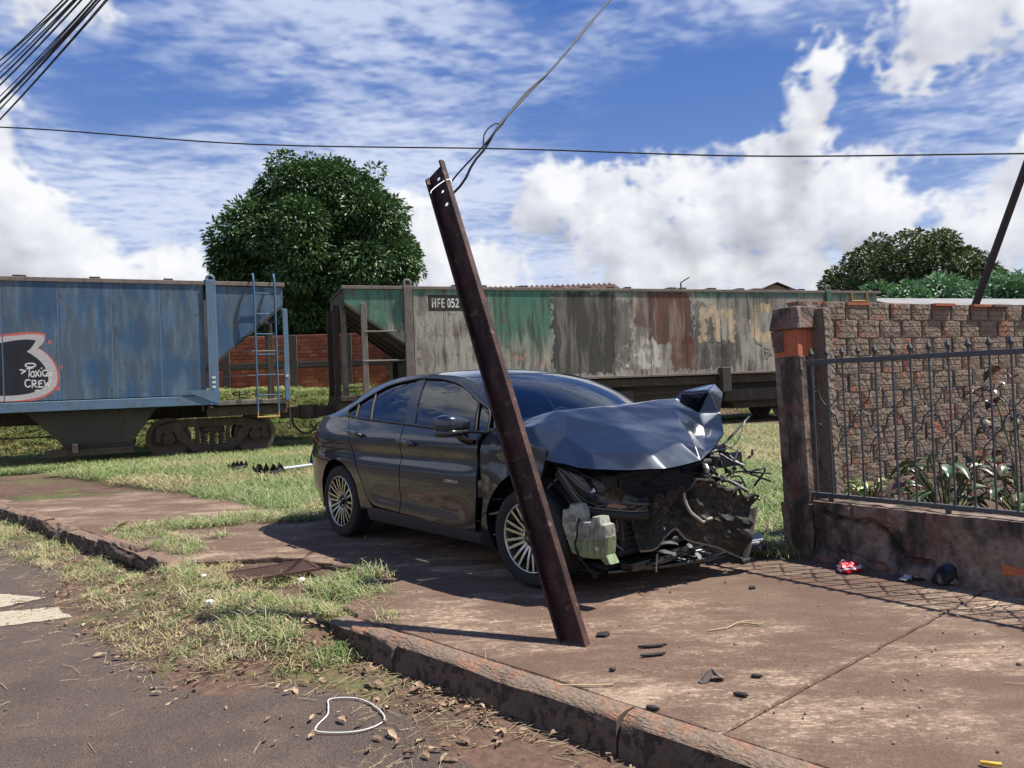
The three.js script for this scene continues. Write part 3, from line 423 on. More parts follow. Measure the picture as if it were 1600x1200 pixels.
M.orangeBrick = std([1, 1, 1], .9, 0, { map: colTex(128, 128, (x, y) => { const f = fbm(x * 30, y * 9, 3), b = fbm(x * 4, y * 4, 3); const k = .6 + .7 * f; return [.42 * k, .125 * k * (.7 + .6 * b), .06 * k]; }) });
M.plaster = std([1, 1, 1], .97, 0, { map: colTex(1024, 512, (x, y) => { const b = fbm(x * 7, y * 5, 5, 7, 5), f = fbm(x * 60, y * 34, 4, 60, 34), st = fbm(x * 24, y * 5 + 4, 4, 24, 5), r = sstep(.55, .66, fbm(x * 9 + 4, y * 6 + 2, 5, 9, 6)); const dk = sstep(.40, .66, .5 * st + .5 * b); let k = .55 + .8 * f; let c = [mix(.215, .05, dk), mix(.16, .041, dk), mix(.128, .036, dk)]; c = [mix(c[0], .17, r * .7), mix(c[1], .082, r * .7), mix(c[2], .062, r * .7)]; return c.map((q) => q * k); }), bumpMap: lumpBump, bumpScale: .02 });
M.iron = std([.085, .09, .10], .6, .4, { bumpMap: steelBump, bumpScale: .002 });
{ // tall wall of grooved hollow blocks, roughly pointed, behind the fence
  const w = thing('block_wall', 'tall grey brown wall of grooved hollow bricks with smeared mortar behind the iron fence', 'wall', null, [2.30, 0, -5.93], Math.atan2(.438, .899));
  const Lw = 5.2, ph = .15, pw = .272, rows = 13;
  mesh('mortar_core', boxUV(box(Lw, 1.93, .10, Lw / 2, .965, -.054), .8), M.mortar, w);
  const r = rngOf(9);
  const mk = (len, seed) => { // three ridges with grooves between, uneven
    const q = rngOf(seed), n = 7, prof = []; const hb = .145; for (const [y, z] of [[0, -.005], [.003, .003], [.041, .004], [.044, -.002], [.048, -.002], [.051, .004], [.089, .004], [.092, -.003], [.096, -.002], [.099, .004], [.142, .003], [hb, -.005]]) prof.push([y, z]);
    const g = grid(n, prof.length - 1, (u, v) => { const p = prof[Math.round(v * (prof.length - 1))]; const e = (u === 0 || u === 1) ? -.008 : 0; return [(u - .5) * len + (u === 0 ? .004 : u === 1 ? -.004 : 0) + (q() - .5) * .003, p[0] - hb / 2 + (q() - .5) * .0012, p[1] + e + (q() - .5) * .0025, (u * len + seed * .37) * 1.3, (p[0] + seed * .61) * 1.3]; });
    const en = [-1, 1].map((s) => box(.004, hb * .9, .03, s * len / 2 * .985, 0, -.012)); return toCreasedNormals(merge([g, ...en]), .25);
  };
  const vars = Array.from({ length: 10 }, (_, i) => mk(pw - .007, 5 + i)), half = Array.from({ length: 3 }, (_, i) => mk(pw / 2 - .007, 25 + i));
  for (let j = 0; j < rows; j++) { const odd = j % 2; for (let i = 0; i < 20; i++) { const x0 = i * pw + (odd ? -pw / 2 : 0); const first = i === 0 && odd; const b = mesh('brick', first ? half[j % 3] : vars[Math.floor(r() * 10)], M.wallBrick[r() < .13 ? 3 : Math.floor(r() * 3)], w); b.position.set(first ? pw / 4 : x0 + pw / 2, .085 + j * ph - .01, (r() - .5) * .008); if (x0 + pw > Lw) { w.remove(b); } b.rotation.z = (r() - .5) * .012; } }
  for (let i = 0; i < 18; i++) { const b = mesh('cap_tile', box(.262, .022, .13, i * .272 + .14, 1.938 + (r() - .5) * .006, -.06 + (r() - .5) * .01), r() < .55 ? M.orangeBrick : M.wallBrick[i % 3], w); b.rotation.y = (r() - .5) * .04; }
}
{ // leaning gate pillar with bare orange bricks near its top
  const p = thing('wall_pillar', 'leaning plastered pillar with bare orange brick near its top at the fence end', 'pillar', null, [2.2, 0, -5.66], Math.atan2(-.80, .60));
  p.rotation.set(.0, Math.atan2(-.80, .60), .035);
  const col = (w, h, d, y, amp, seed, mat) => { const g = new RoundedBoxGeometry(w, h, d, 10, .012), a = g.attributes.position; for (let i = 0; i < a.count; i++) { const x = a.getX(i), yy = a.getY(i), z = a.getZ(i), n = (fbm(x * 14 + seed + z * 9, yy * 9 + 40, 4) - .5) * amp; a.setXYZ(i, x * (1 + n * 2), yy, z * (1 + n * 2)); } g.computeVertexNormals(); return boxUV(g.translate(0, y, 0), 1.1); };
  mesh('shaft', col(.22, 1.52, .22, .74, .22, 3), M.plaster, p);
  mesh('footing', col(.24, .42, .24, .19, .5, 8), M.plaster, p);
  for (let i = 0; i < 3; i++) mesh('bare_brick', rbox(.205, .215, .064, .006, -.004, 1.605, -.070 + i * .070, 1), M.orangeBrick, p);
  mesh('broken_render', col(.235, .17, .225, 1.79, .5, 5), M.plaster, p); mesh('mortar_run', merge([col(.10, .16, .02, 1.62, .6, 2).translate(-.06, 0, .105), col(.02, .2, .08, 1.62, .7, 12).translate(-.107, 0, .02)]), M.plaster, p);
  mesh('mortar_back', boxUV(rbox(.2, 1.86, .12, .02, .10, .93, -.16), .9), M.mortar, p);
}
{ // low cracked wall under the fence
  const w = thing('low_wall', 'low cracked plaster wall with dark stains carrying the iron fence', 'wall', null, [2.24, 0, -5.53], Math.atan2(-.795, .606));
  const L = 3.2, H = .43; // x along the wall to the near end, z to the street side is -z in this frame
  const crack = [[.08, .36], [.3, .31], [.42, .33], [.5, .30], [.56, .20], [.66, .10], [.82, .10]], cr2 = [[.28, .42], [.30, .3]], cr3 = [[1.5, .05], [1.62, .2], [1.58, .3]];
  const dist = (x, y, P) => { let d = 9; for (let i = 0; i < P.length - 1; i++) { const a = P[i], b = P[i + 1], vx = b[0] - a[0], vy = b[1] - a[1], t = clamp(((x - a[0]) * vx + (y - a[1]) * vy) / (vx * vx + vy * vy)); d = Math.min(d, Math.hypot(x - a[0] - vx * t, y - a[1] - vy * t)); } return d; };
  const relief = (x, y) => { const nx = x + (fbm(x * 20, y * 20, 2) - .5) * .03, ny = y + (fbm(x * 20 + 9, y * 20, 2) - .5) * .03; let d = (fbm(x * 3 + 4, y * 5, 4) - .5) * .07 + (fbm(x * 16, y * 16, 3) - .5) * .014; d += (fbm(x * 42, y * 42, 3) - .5) * .014; d -= .06 * sstep(.024, .008, dist(nx, ny, crack)) + .035 * sstep(.016, .006, dist(nx, ny, cr2)) + .035 * sstep(.016, .006, dist(nx, ny, cr3)); if (x < .62 && y < .3) d -= .018 * sstep(.5, .56, fbm(x * 5 + 8, y * 6, 3)); d += .04 * sstep(.15, 0, y); return d; };
  mesh('face', grid(320, 60, (u, v) => { const x = u * L, y = -.05 + v * (H + .05); return [x, y, .075 + relief(x, y), x / 1.5, y / 1.0]; }, false), M.plaster, w);
  mesh('top', grid(160, 5, (u, v) => { const x = u * L; const e = (fbm(x * 9, v * 3 + 3, 3) - .5) * .02; return [x, H + e * (v > .05 && v < .95 ? 1 : .2) , mix(.075 + relief(x, H), -.10, v), x / 1.5, v * .2]; }, false), M.plaster, w);
  mesh('back', box(L, H, .02, L / 2, H / 2, -.10), M.plaster, w);
  const r = rngOf(3); for (let i = 0; i < 5; i++) { const b = mesh('exposed_brick', rbox(.2, .07, .06, .008, 1.32 + (i % 2) * .21 + (i > 2 ? .1 : 0), .06 + Math.floor(i / 2) * .08, .062, 1), M.orangeBrick, w); b.rotation.y = (r() - .5) * .05; }
}
{ // wrought-iron fence on the low wall
  const f = thing('iron_fence', 'grey wrought iron fence with spear tips and scrolls on the low wall', 'fence', null, [2.24, .43, -5.53], Math.atan2(-.795, .606));
  f.rotation.set(.02, Math.atan2(-.795, .606), 0, 'YXZ');
  const n = 24, sp = .118, L = n * sp;
  mesh('top_rail', rbox(L + .1, .035, .028, .004, L / 2, 1.02, 0, 1), M.iron, f); mesh('bottom_rail', rbox(L + .1, .03, .028, .004, L / 2, .04, 0, 1), M.iron, f);
  const barG = box(.0105, 1.0, .0105, 0, .53, 0), tip = new THREE.ConeGeometry(.022, .05, 4).translate(0, 1.105, 0), tip2 = new THREE.ConeGeometry(.022, .035, 4).rotateX(Math.PI).translate(0, 1.063, 0); const spear = merge([tip.clone(), tip2, box(.014, .04, .01, 0, 1.05, 0)]).scale(1, 1, .5);
  for (let i = 0; i <= n; i++) { const b = mesh('bar', barG, M.iron, f); b.position.set(i * sp, 0, 0); const s = mesh('spear_tip', spear, M.iron, b); }
  for (let i = 0; i < 4; i++) mesh('foot', rbox(.03, .06, .03, .004, .1 + i * .8, .0, 0, 1), M.iron, f);
  // S-scroll from bar to bar with curled ends
  const scroll = (m) => { const p = []; for (let i = 0; i < 10; i++) { const a = 2 + i / 9 * 4.4, r = .006 + .016 * (i / 9); p.push([.028 + r * Math.cos(a), m * (.135 + r * Math.sin(a)), 0]); } const q = p.slice().reverse().map(([x, y]) => [.236 - x, -y, 0]); return tube([...p, [.06, m * .075, 0], [.118, 0, 0], [.176, m * -.075, 0], ...q], .0045, 70, 5); };
  const sc = scroll(1), sc2 = scroll(-1);
  for (let i = 0; i < n - 1; i += 2) { for (const [h, k] of [[.68, 0], [.50, 1]]) { const a = mesh('scroll', sc, M.iron, f); a.position.set((i + k) * sp, h, .008); const b = mesh('scroll', sc2, M.iron, f); b.position.set((i + k) * sp, h, -.008); } }
}
{ // far brick wall between the wagons, on the bank
  const A = [-9.6, -21.9], B = [-2.4, -22.6], dx = B[0] - A[0], dz = B[1] - A[1], L = Math.hypot(dx, dz);
  const w = thing('brick_wall', 'orange red brick wall with concrete columns on the bank behind the wagons', 'wall', null, [A[0], 1.05, A[1]], Math.atan2(-dz, dx));
  mesh('mortar_core', box(L, 2.12, .1, L / 2, 1.05, -.08), std([.24, .17, .14], 1), w);
  const bm = [[.42, .13, .075], [.37, .105, .06], [.47, .16, .09], [.30, .09, .055]].map((c) => std(c, .95)); const bg = rbox(.224, .099, .05, .006, 0, 0, 0, 1), bgL = rbox(.232, .112, .05, .006, 0, 0, 0, 1); const r = rngOf(15);
  let n = 0; for (let j = 0; j < 7; j++) for (let i = 0; i < 21; i++) { const x = 1.0 + i * .236 + (j % 2 ? .118 : 0); if (x > L - .2) continue; const b = mesh('brick', bgL, bm[Math.floor(r() * 4)], w); b.position.set(x, .34 + j * .12, -.03 + (r() - .5) * .006); n++; }
  for (let j = 0; j < 7; j++) for (let i = 0; i < 21; i++) { const x = 1.0 + i * .236 + (j % 2 ? .118 : 0); if (x > L - .2) continue; const b = mesh('brick', bg, bm[Math.floor(r() * 4)], w); b.position.set(x, 1.37 + j * .112, -.03 + (r() - .5) * .006); n++; }
  const cm = std([.13, .105, .09], .95, 0, { bumpMap: dirtBump, bumpScale: .02 }); mesh('concrete_beam', boxUV(rbox(L, .17, .10, .01, L / 2, 1.22, -.02, 1), 1), cm, w); for (const x of [3.15, 4.75, 1.2, 6.3]) mesh('concrete_column', boxUV(rbox(.2, 2.1, .11, .01, x, 1.05, -.012, 1), 1), cm, w);
  mesh('plain_base', box(L, .3, .04, L / 2, .13, -.04), bm[0], w);
}
{ // leaning steel channel post: web with bolt holes, two flanges, open towards the street
  const B = V3(.325, -.15, -3.87), T = V3(-.452, 2.835, -5.0), a = T.clone().sub(B), Lp = a.length(); a.normalize();
  let o = V3(-.46, 0, .9); o.addScaledVector(a, -o.dot(a)).normalize(); const rgt = a.clone().cross(o).normalize();   // width of the web
  const p = thing('steel_post', 'leaning rusty steel channel post with bolt holes standing in the sidewalk', 'post', null, [B.x, B.y, B.z]);
  p.quaternion.setFromRotationMatrix(new THREE.Matrix4().makeBasis(rgt, a, o));
  const rustCol = colTex(512, 1024, (x, y) => { const f = fbm(x * 40, y * 90, 4), st = fbm(x * 30, y * 9, 4), b = fbm(x * 5, y * 14, 4), pit = sstep(.60, .70, fbm(x * 22 + 5, y * 60, 4)) * sstep(.45, .6, b); const k = .6 + .7 * f; const d = sstep(.35, .7, .5 * st + .5 * b); return [mix(mix(.030, .080, d), .12, pit) * k, mix(mix(.014, .034, d), .085, pit) * k, mix(mix(.0125, .027, d), .07, pit) * k]; });
  const rm = std([1, 1, 1], .72, .25, { map: rustCol, bumpMap: steelBump, bumpScale: .004 });
  const W = .128, sh = new THREE.Shape(); sh.moveTo(-W / 2, 0); sh.lineTo(W / 2, 0); sh.lineTo(W / 2, Lp); sh.lineTo(-W / 2, Lp - .035); sh.closePath(); for (const [x, d, r] of [[-.002, .085, .014], [.0, .19, .012], [.002, .295, .015]]) { const h = new THREE.Path(); h.absarc(x, Lp - d, r, 0, 7, true); sh.holes.push(h); }
  const web = new THREE.ExtrudeGeometry(sh, { depth: .009, bevelEnabled: false, curveSegments: 16 }), uvm = (g, s) => boxUV(g, s); mesh('web', uvm(web, 1.2), rm, p);
  const fl = (x, len, top) => { const s = new THREE.Shape(); s.moveTo(0, 0); s.lineTo(.058, 0); s.lineTo(.058, len - top); s.lineTo(.05, len - top + .012); s.lineTo(0, len); s.closePath(); return uvm(new THREE.ExtrudeGeometry(s, { depth: .010, bevelEnabled: true, bevelSize: .0015, bevelThickness: .0015, bevelSegments: 1 }).rotateY(-Math.PI / 2).translate(x, 0, .002), 1.2); };
  mesh('flange', fl(-W / 2, Lp - .03, .05), rm, p); mesh('flange', fl(W / 2 + .010, Lp + .02, .03), rm, p);
  mesh('wire_wrap', merge([tube([[-.078, Lp - .19, .03], [-.05, Lp - .185, .065], [.02, Lp - .175, .068], [.082, Lp - .165, .05], [.084, Lp - .15, .0], [.05, Lp - .16, -.012], [-.03, Lp - .18, -.012], [-.078, Lp - .19, .0]], .0025, 60, 5, true), tube([[-.08, Lp - .20, .02], [-.09, Lp - .215, .03], [-.075, Lp - .222, .035]], .006, 10, 5)]), M.rubber, p);
}
M.cable = std([.02, .02, .022], .7);
single('service_cable', merge([tube([[-.385, 2.70, -4.97], [-.30, 2.79, -4.95], [-.19, 2.90, -4.95], [-.10, 3.0, -4.97], [-.042, 3.082, -5.0]], .006, 30, 6), tube([[-.35, 2.64, -4.93], [-.27, 2.72, -4.93], [-.20, 2.85, -4.94], [-.12, 2.95, -4.97], [-.042, 3.082, -5.0], [.176, 3.489, -5.5], [.441, 3.96, -6.1], [.755, 4.513, -6.7], [1.106, 5.113, -7.3], [2.2, 6.9, -9.2]], .0085, 90, 6), tube([[-.13, 2.97, -4.97], [-.12, 3.05, -4.98], [-.05, 3.13, -5.02], [.01, 3.14, -5.06]], .005, 20, 5), tube([[-.03, 3.09, -5.02], [.17, 3.505, -5.5], [.455, 3.965, -6.09], [.745, 4.52, -6.71], [1.11, 5.11, -7.3]], .0065, 40, 5)]), M.cable, 'black twisted service cable tied to the leaning post', 'cable');
single('overhead_wire', tube([[-20, 7.6, -15.5], [-14, 6.75, -13.9], [-8.1, 5.86, -12], [-4, 5.3, -11.6], [.13, 4.87, -11], [3.4, 4.36, -10.1], [6.36, 3.95, -9.05]], .011, 120, 6), M.cable, 'single thin overhead wire running across to the far leaning pole', 'wire');
for (let i = 0; i < 18; i++) { const r = rngOf(200 + i), u = i / 17 - .5 + rr(-.04, .04, r), v = rr(-.5, .5, r) * .3, A = [-10.09, 7.75 - u * 1.15 + v, -15], B = [-5.52 + u * .62 - v * .3, 6.78 + rr(-.05, .05, r), -10]; const P = (k, s) => [mix(A[0], B[0], k), mix(A[1], B[1], k) - s, mix(A[2], B[2], k)]; single('overhead_cable', tube([P(-6, -1.2), P(-2, -.2), P(-.3, .02), P(.2, .05), P(.7, .03), P(1.1, -.02), P(2, -.3), P(3.4, -1.2)], rr(.007, .012, r), 60, 5), M.cable, 'black cable in the thick overhead bundle above the road', 'cable', 'overhead cable bundle'); }
{ const p = thing('leaning_pole', 'dark thin pole leaning right behind the block wall', 'pole', null, [4.72, -.1, -9]); const d = [.41, 1, 0]; mesh('shaft', beam([0, 0, 0], [1.72, 4.2, 0], .065, .06), std([.05, .034, .028], .8, .2), p); mesh('insulator', merge([rbox(.10, .05, .05, .01, 1.66, 4.05, .06), rbox(.07, .07, .05, .01, 1.58, 3.9, .07)]), M.cable, p); mesh('stay_wire', tube([[1.66, 4.0, .02], [1.9, 3.2, .1], [2.1, 2.2, .1]], .006, 16, 5), M.cable, p); }
// roofs that look over the green wagon
{
  const rm = std([.11, .06, .045], .9, .1, { bumpMap: dirtBump, bumpScale: .02 }), wm = std([.32, .25, .2], .95);
  const s = thing('shed', 'low shed with a rusty corrugated roof beyond the green wagon', 'building', null, [-3.9, 0, -27.5], .06);
  mesh('wall', box(8.2, 4.9, 4, 4.1, 2.45, -2.2), wm, s); mesh('roof', grid(160, 1, (u, v) => [u * 8.4 - .1, mix(4.7, 5.4, v) + .05 * Math.sin(u * 8.4 * 2 * Math.PI / .21), mix(.3, -2.2, v)]), rm, s); mesh('roof_far', grid(160, 1, (u, v) => [u * 8.4 - .1, mix(5.4, 4.7, v) + .05 * Math.sin(u * 8.4 * 2 * Math.PI / .21), mix(-2.2, -4.6, v)]), rm, s);
  for (const [x, z, wd, h, top, lb] of [[12.9, -36, 3.4, 5.1, .75, 'small gabled house seen over the end of the green wagon'], [-12.1, -31, 3.2, 5.5, .95, 'small beige gabled house beside the large tree']]) { const b = thing('house', lb, 'building', null, [x, 0, z]); const g = new THREE.Shape([[-wd / 2, 0], [wd / 2, 0], [wd / 2, h], [0, h + top], [-wd / 2, h]].map((p) => new THREE.Vector2(...p))); mesh('wall', new THREE.ExtrudeGeometry(g, { depth: 5, bevelEnabled: false }).translate(0, 0, -5), std([.38, .3, .22], .95), b); for (const q of [-1, 1]) mesh('roof', grid(1, 1, (u, v) => [q * mix(0, wd / 2 + .25, u), mix(h + top + .06, h - .08, u), mix(.3, -5.2, v)]), rm, b); }
  const l = thing('street_lamp', 'thin street lamp arm rising over the green wagon', 'lamp', null, [6.95, 0, -30]); mesh('post', bar([0, 0, 0], [0, 5.3, 0], .03), M.cable, l); mesh('arm', bar([0, 5.3, 0], [.35, 5.5, 0], .025), M.cable, l);
}
// ---------- the wrecked car ----------
// car frame: s from the front axle towards the tail, w out of the side that faces the street, h up
const C = (s, w, h) => [s, h, -w];
M.car = phys([.024, .031, .043], .30, .65, { clearcoat: 1, clearcoatRoughness: .04 });
M.carBlack = phys([.008, .008, .009], .25, 0, { clearcoat: .6, clearcoatRoughness: .1 });
M.plastic = std([.016, .016, .018], .65);
M.plasticG = std([.03, .031, .034], .55);
M.rubber = std([.014, .014, .015], .82);
M.cavity = std([.02, .02, .021], .9);
M.tint = phys([.10, .11, .13], .02, 0, { transmission: 1, thickness: 0, ior: 1.9, clearcoat: 1, clearcoatRoughness: .02 });
M.shield = phys([.42, .48, .52], .015, 0, { transmission: 1, thickness: 0, ior: 1.8, clearcoat: 1, clearcoatRoughness: .02 });
M.rimFace = phys([.46, .46, .46], .26, .9, { clearcoat: .6 });
M.rimDark = std([.045, .046, .05], .4, .7);
M.chrome = std([.7, .7, .7], .12, 1);
M.alu = std([.36, .36, .36], .42, .85, { bumpMap: steelBump, bumpScale: .006 });
M.cast = std([.13, .13, .13], .55, .6, { bumpMap: steelBump, bumpScale: .006 });
const grubby = (c, seed) => colTex(128, 128, (x, y) => { const d = sstep(.42, .7, .5 * fbm(x * 9 + seed, y * 9, 4) + .5 * fbm(x * 40, y * 14 + seed, 3)); return c.map((q, i) => mix(q, [.10, .085, .065][i], d * .75)); });
M.tankWhite = phys([1, 1, 1], .5, 0, { map: grubby([.33, .34, .29], 3), transmission: .1, thickness: 0 });
M.tankGreen = phys([1, 1, 1], .5, 0, { map: grubby([.22, .30, .155], 9), transmission: .1, thickness: 0 });
M.torn = std([1, 1, 1], .8, 0, { map: colTex(512, 512, (x, y) => { const a = fbm(x * 40, y * 34, 4), b = fbm(x * 9 + 4, y * 7, 4), f = vn(x * 260, y * 200); const d = sstep(.48, .72, .5 * a + .5 * b); const k = .6 + .7 * f; return [mix(.020, .085, d) * k, mix(.019, .068, d) * k, mix(.018, .052, d) * k]; }), bumpMap: valTex(512, 512, (x, y) => .6 * fbm(x * 26, y * 22, 4) + .5 * fbm(x * 60, y * 50, 3)), bumpScale: .012 });
M.redLens = phys([.30, .012, .02], .08, 0, { clearcoat: 1 });
M.orange = phys([.5, .16, .05], .2, 0, { clearcoat: 1 });
M.seat = std([.03, .03, .032], .9);

const hbT = table([.2, .45, 1.5, 2.4, 3.05, 3.5], [1.015, 1.02, 1.06, 1.108, 1.128, 1.10]);
const offT = table([.12, .2, .3, .42, .55, .66, .74, .82, .9, .95, 1.0, 1.05, 1.13], [-.10, -.055, -.028, -.012, -.008, -.003, -.006, -.016, -.014, -.020, -.036, -.055, -.085]);
const eS = [.28, .44, .67, .9, 1.1, 1.35, 1.7, 2.05, 2.35, 2.6, 2.8, 2.95, 3.08];
const eH = table(eS, [1.085, 1.205, 1.333, 1.415, 1.450, 1.470, 1.480, 1.464, 1.420, 1.352, 1.272, 1.200, 1.132]);
const eW = table(eS, [.80, .735, .662, .615, .595, .582, .574, .570, .568, .585, .615, .66, .715]);
// plan outline, walked from front to tail
const planPts = [[-.6, .80], [-.35, .85], [0, .878], [.4, .885], [1, .887], [1.6, .887], [2.2, .887], [2.6, .886], [2.9, .878], [3.2, .848], [3.42, .785], [3.56, .67], [3.65, .5], [3.70, .3], [3.715, .08], [3.715, -.05]].map((p) => V3(p[0], p[1], 0));
const planC = new THREE.CatmullRomCurve3(planPts, false, 'centripetal'); planC.arcLengthDivisions = 400;
const planLen = planC.getLength(), planTab = planC.getLengths(400); let planP0 = 0; { for (let i = 0; i <= 400; i++) { if (planC.getPoint(i / 400).x >= 0) { planP0 = planTab[i]; break; } } }
function plan(p) { const t = clamp((p + planP0) / planLen, 0, 1), a = planC.getPointAt(t), d = planC.getTangentAt(t); return [a.x, a.y, -d.y, d.x]; }   // point and outward normal
function bodyP(p, h) {
  const hb = hbT(Math.min(p, 3.05));
  if (h > hb + 1e-6 && p < 3.1) { const wb = .887 + offT(hb) - .02 * sstep(2.6, 3.1, p), T = clamp((h - hb) / Math.max(.02, eH(p) - hb), 0, 1.05); return [p, wb + (eW(p) - wb) * T + .018 * 4 * T * (1 - T), h]; }
  const [x, y, nx, ny] = plan(p); let o = offT(h);
  // hollow under the shoulder line and the sculpted lower door
  const door = sstep(.35, .8, p) * (1 - sstep(2.1, 2.5, p));
  o += -.016 * door * Math.exp(-Math.pow((h - .80) / .055, 2)) - .020 * door * Math.exp(-Math.pow((h - (.44 + .03 * (p - 1.3))) / .07, 2)) * sstep(.5, .9, p) * (1 - sstep(1.9, 2.2, p));
  o += .012 * Math.exp(-Math.pow((p - 2.69) / .5, 2)) * sstep(.5, .75, h) * (1 - sstep(.95, 1.1, h));
  if (p > 3.2) o -= sstep(.75, 1.1, h) * .05 + (h < .45 ? (.45 - h) * .25 : 0);
  return [x + nx * o, y + ny * o, h];
}
function bodyN(p, h) { const e = .004, a = bodyP(p + e, h), b = bodyP(p - e, h), c = bodyP(p, h + e), d = bodyP(p, h - e); const u = V3(a[0] - b[0], a[1] - b[1], a[2] - b[2]), v = V3(c[0] - d[0], c[1] - d[1], c[2] - d[2]); const n = u.cross(v).normalize(); return n.y < 0 && p < 3.4 ? n.negate() : n; }
function poly(pts, smooth) { if (pts.length < 3) smooth = false; if (smooth) { const c = new THREE.CatmullRomCurve3(pts.map((p) => V3(p[0], p[1], 0)), false, 'centripetal'); return (t) => { const q = c.getPointAt(clamp(t)); return [q.x, q.y]; }; } const L = [0]; for (let i = 1; i < pts.length; i++) L.push(L[i - 1] + Math.hypot(pts[i][0] - pts[i - 1][0], pts[i][1] - pts[i - 1][1])); return (t) => { const d = clamp(t) * L[L.length - 1]; let i = 0; while (i < pts.length - 2 && d > L[i + 1]) i++; const k = (d - L[i]) / (L[i + 1] - L[i] || 1); return [mix(pts[i][0], pts[i + 1][0], k), mix(pts[i][1], pts[i + 1][1], k)]; }; }
// a sheet over the body between four border lines (bottom and top run in s, left and right run up), with turned-in edges
function sheet(bot, top, lef, rig, nu, nv, { inset = 0, lip = .02, bend = null, side = 1 } = {}) {
  const P = (u, v) => { const B = bot(u), T = top(u), L = lef(v), R = rig(v), c00 = bot(0), c10 = bot(1), c01 = top(0), c11 = top(1); return [0, 1].map((k) => (1 - v) * B[k] + v * T[k] + (1 - u) * L[k] + u * R[k] - ((1 - u) * (1 - v) * c00[k] + u * (1 - v) * c10[k] + (1 - u) * v * c01[k] + u * v * c11[k])); };
  const N = nu + 2, Mv = nv + 2;
  const g = grid(N, Mv, (u, v) => {
    const i = Math.round(u * N), j = Math.round(v * Mv), uu = clamp((i - 1) / nu), vv = clamp((j - 1) / nv); const [s, h] = P(uu, vv); let q = bodyP(s, h); const n = bodyN(s, h); const edge = i === 0 || j === 0 || i === N || j === Mv; let d = -inset - (edge ? lip : 0); if (bend) d += bend(s, h);
    return C(q[0] + n.x * d, side * (q[1] + n.y * d), q[2] + n.z * d);
  }, side > 0);
  return lip ? toCreasedNormals(g, .7) : g;
}
const car = thing('wrecked_car', 'dark grey sedan with a crushed front end and crumpled bonnet on the sidewalk', 'car', null, [.733, .004, -5.5455], 2.2748);
const line = (...p) => poly(p, false), curve = (...p) => poly(p, true);
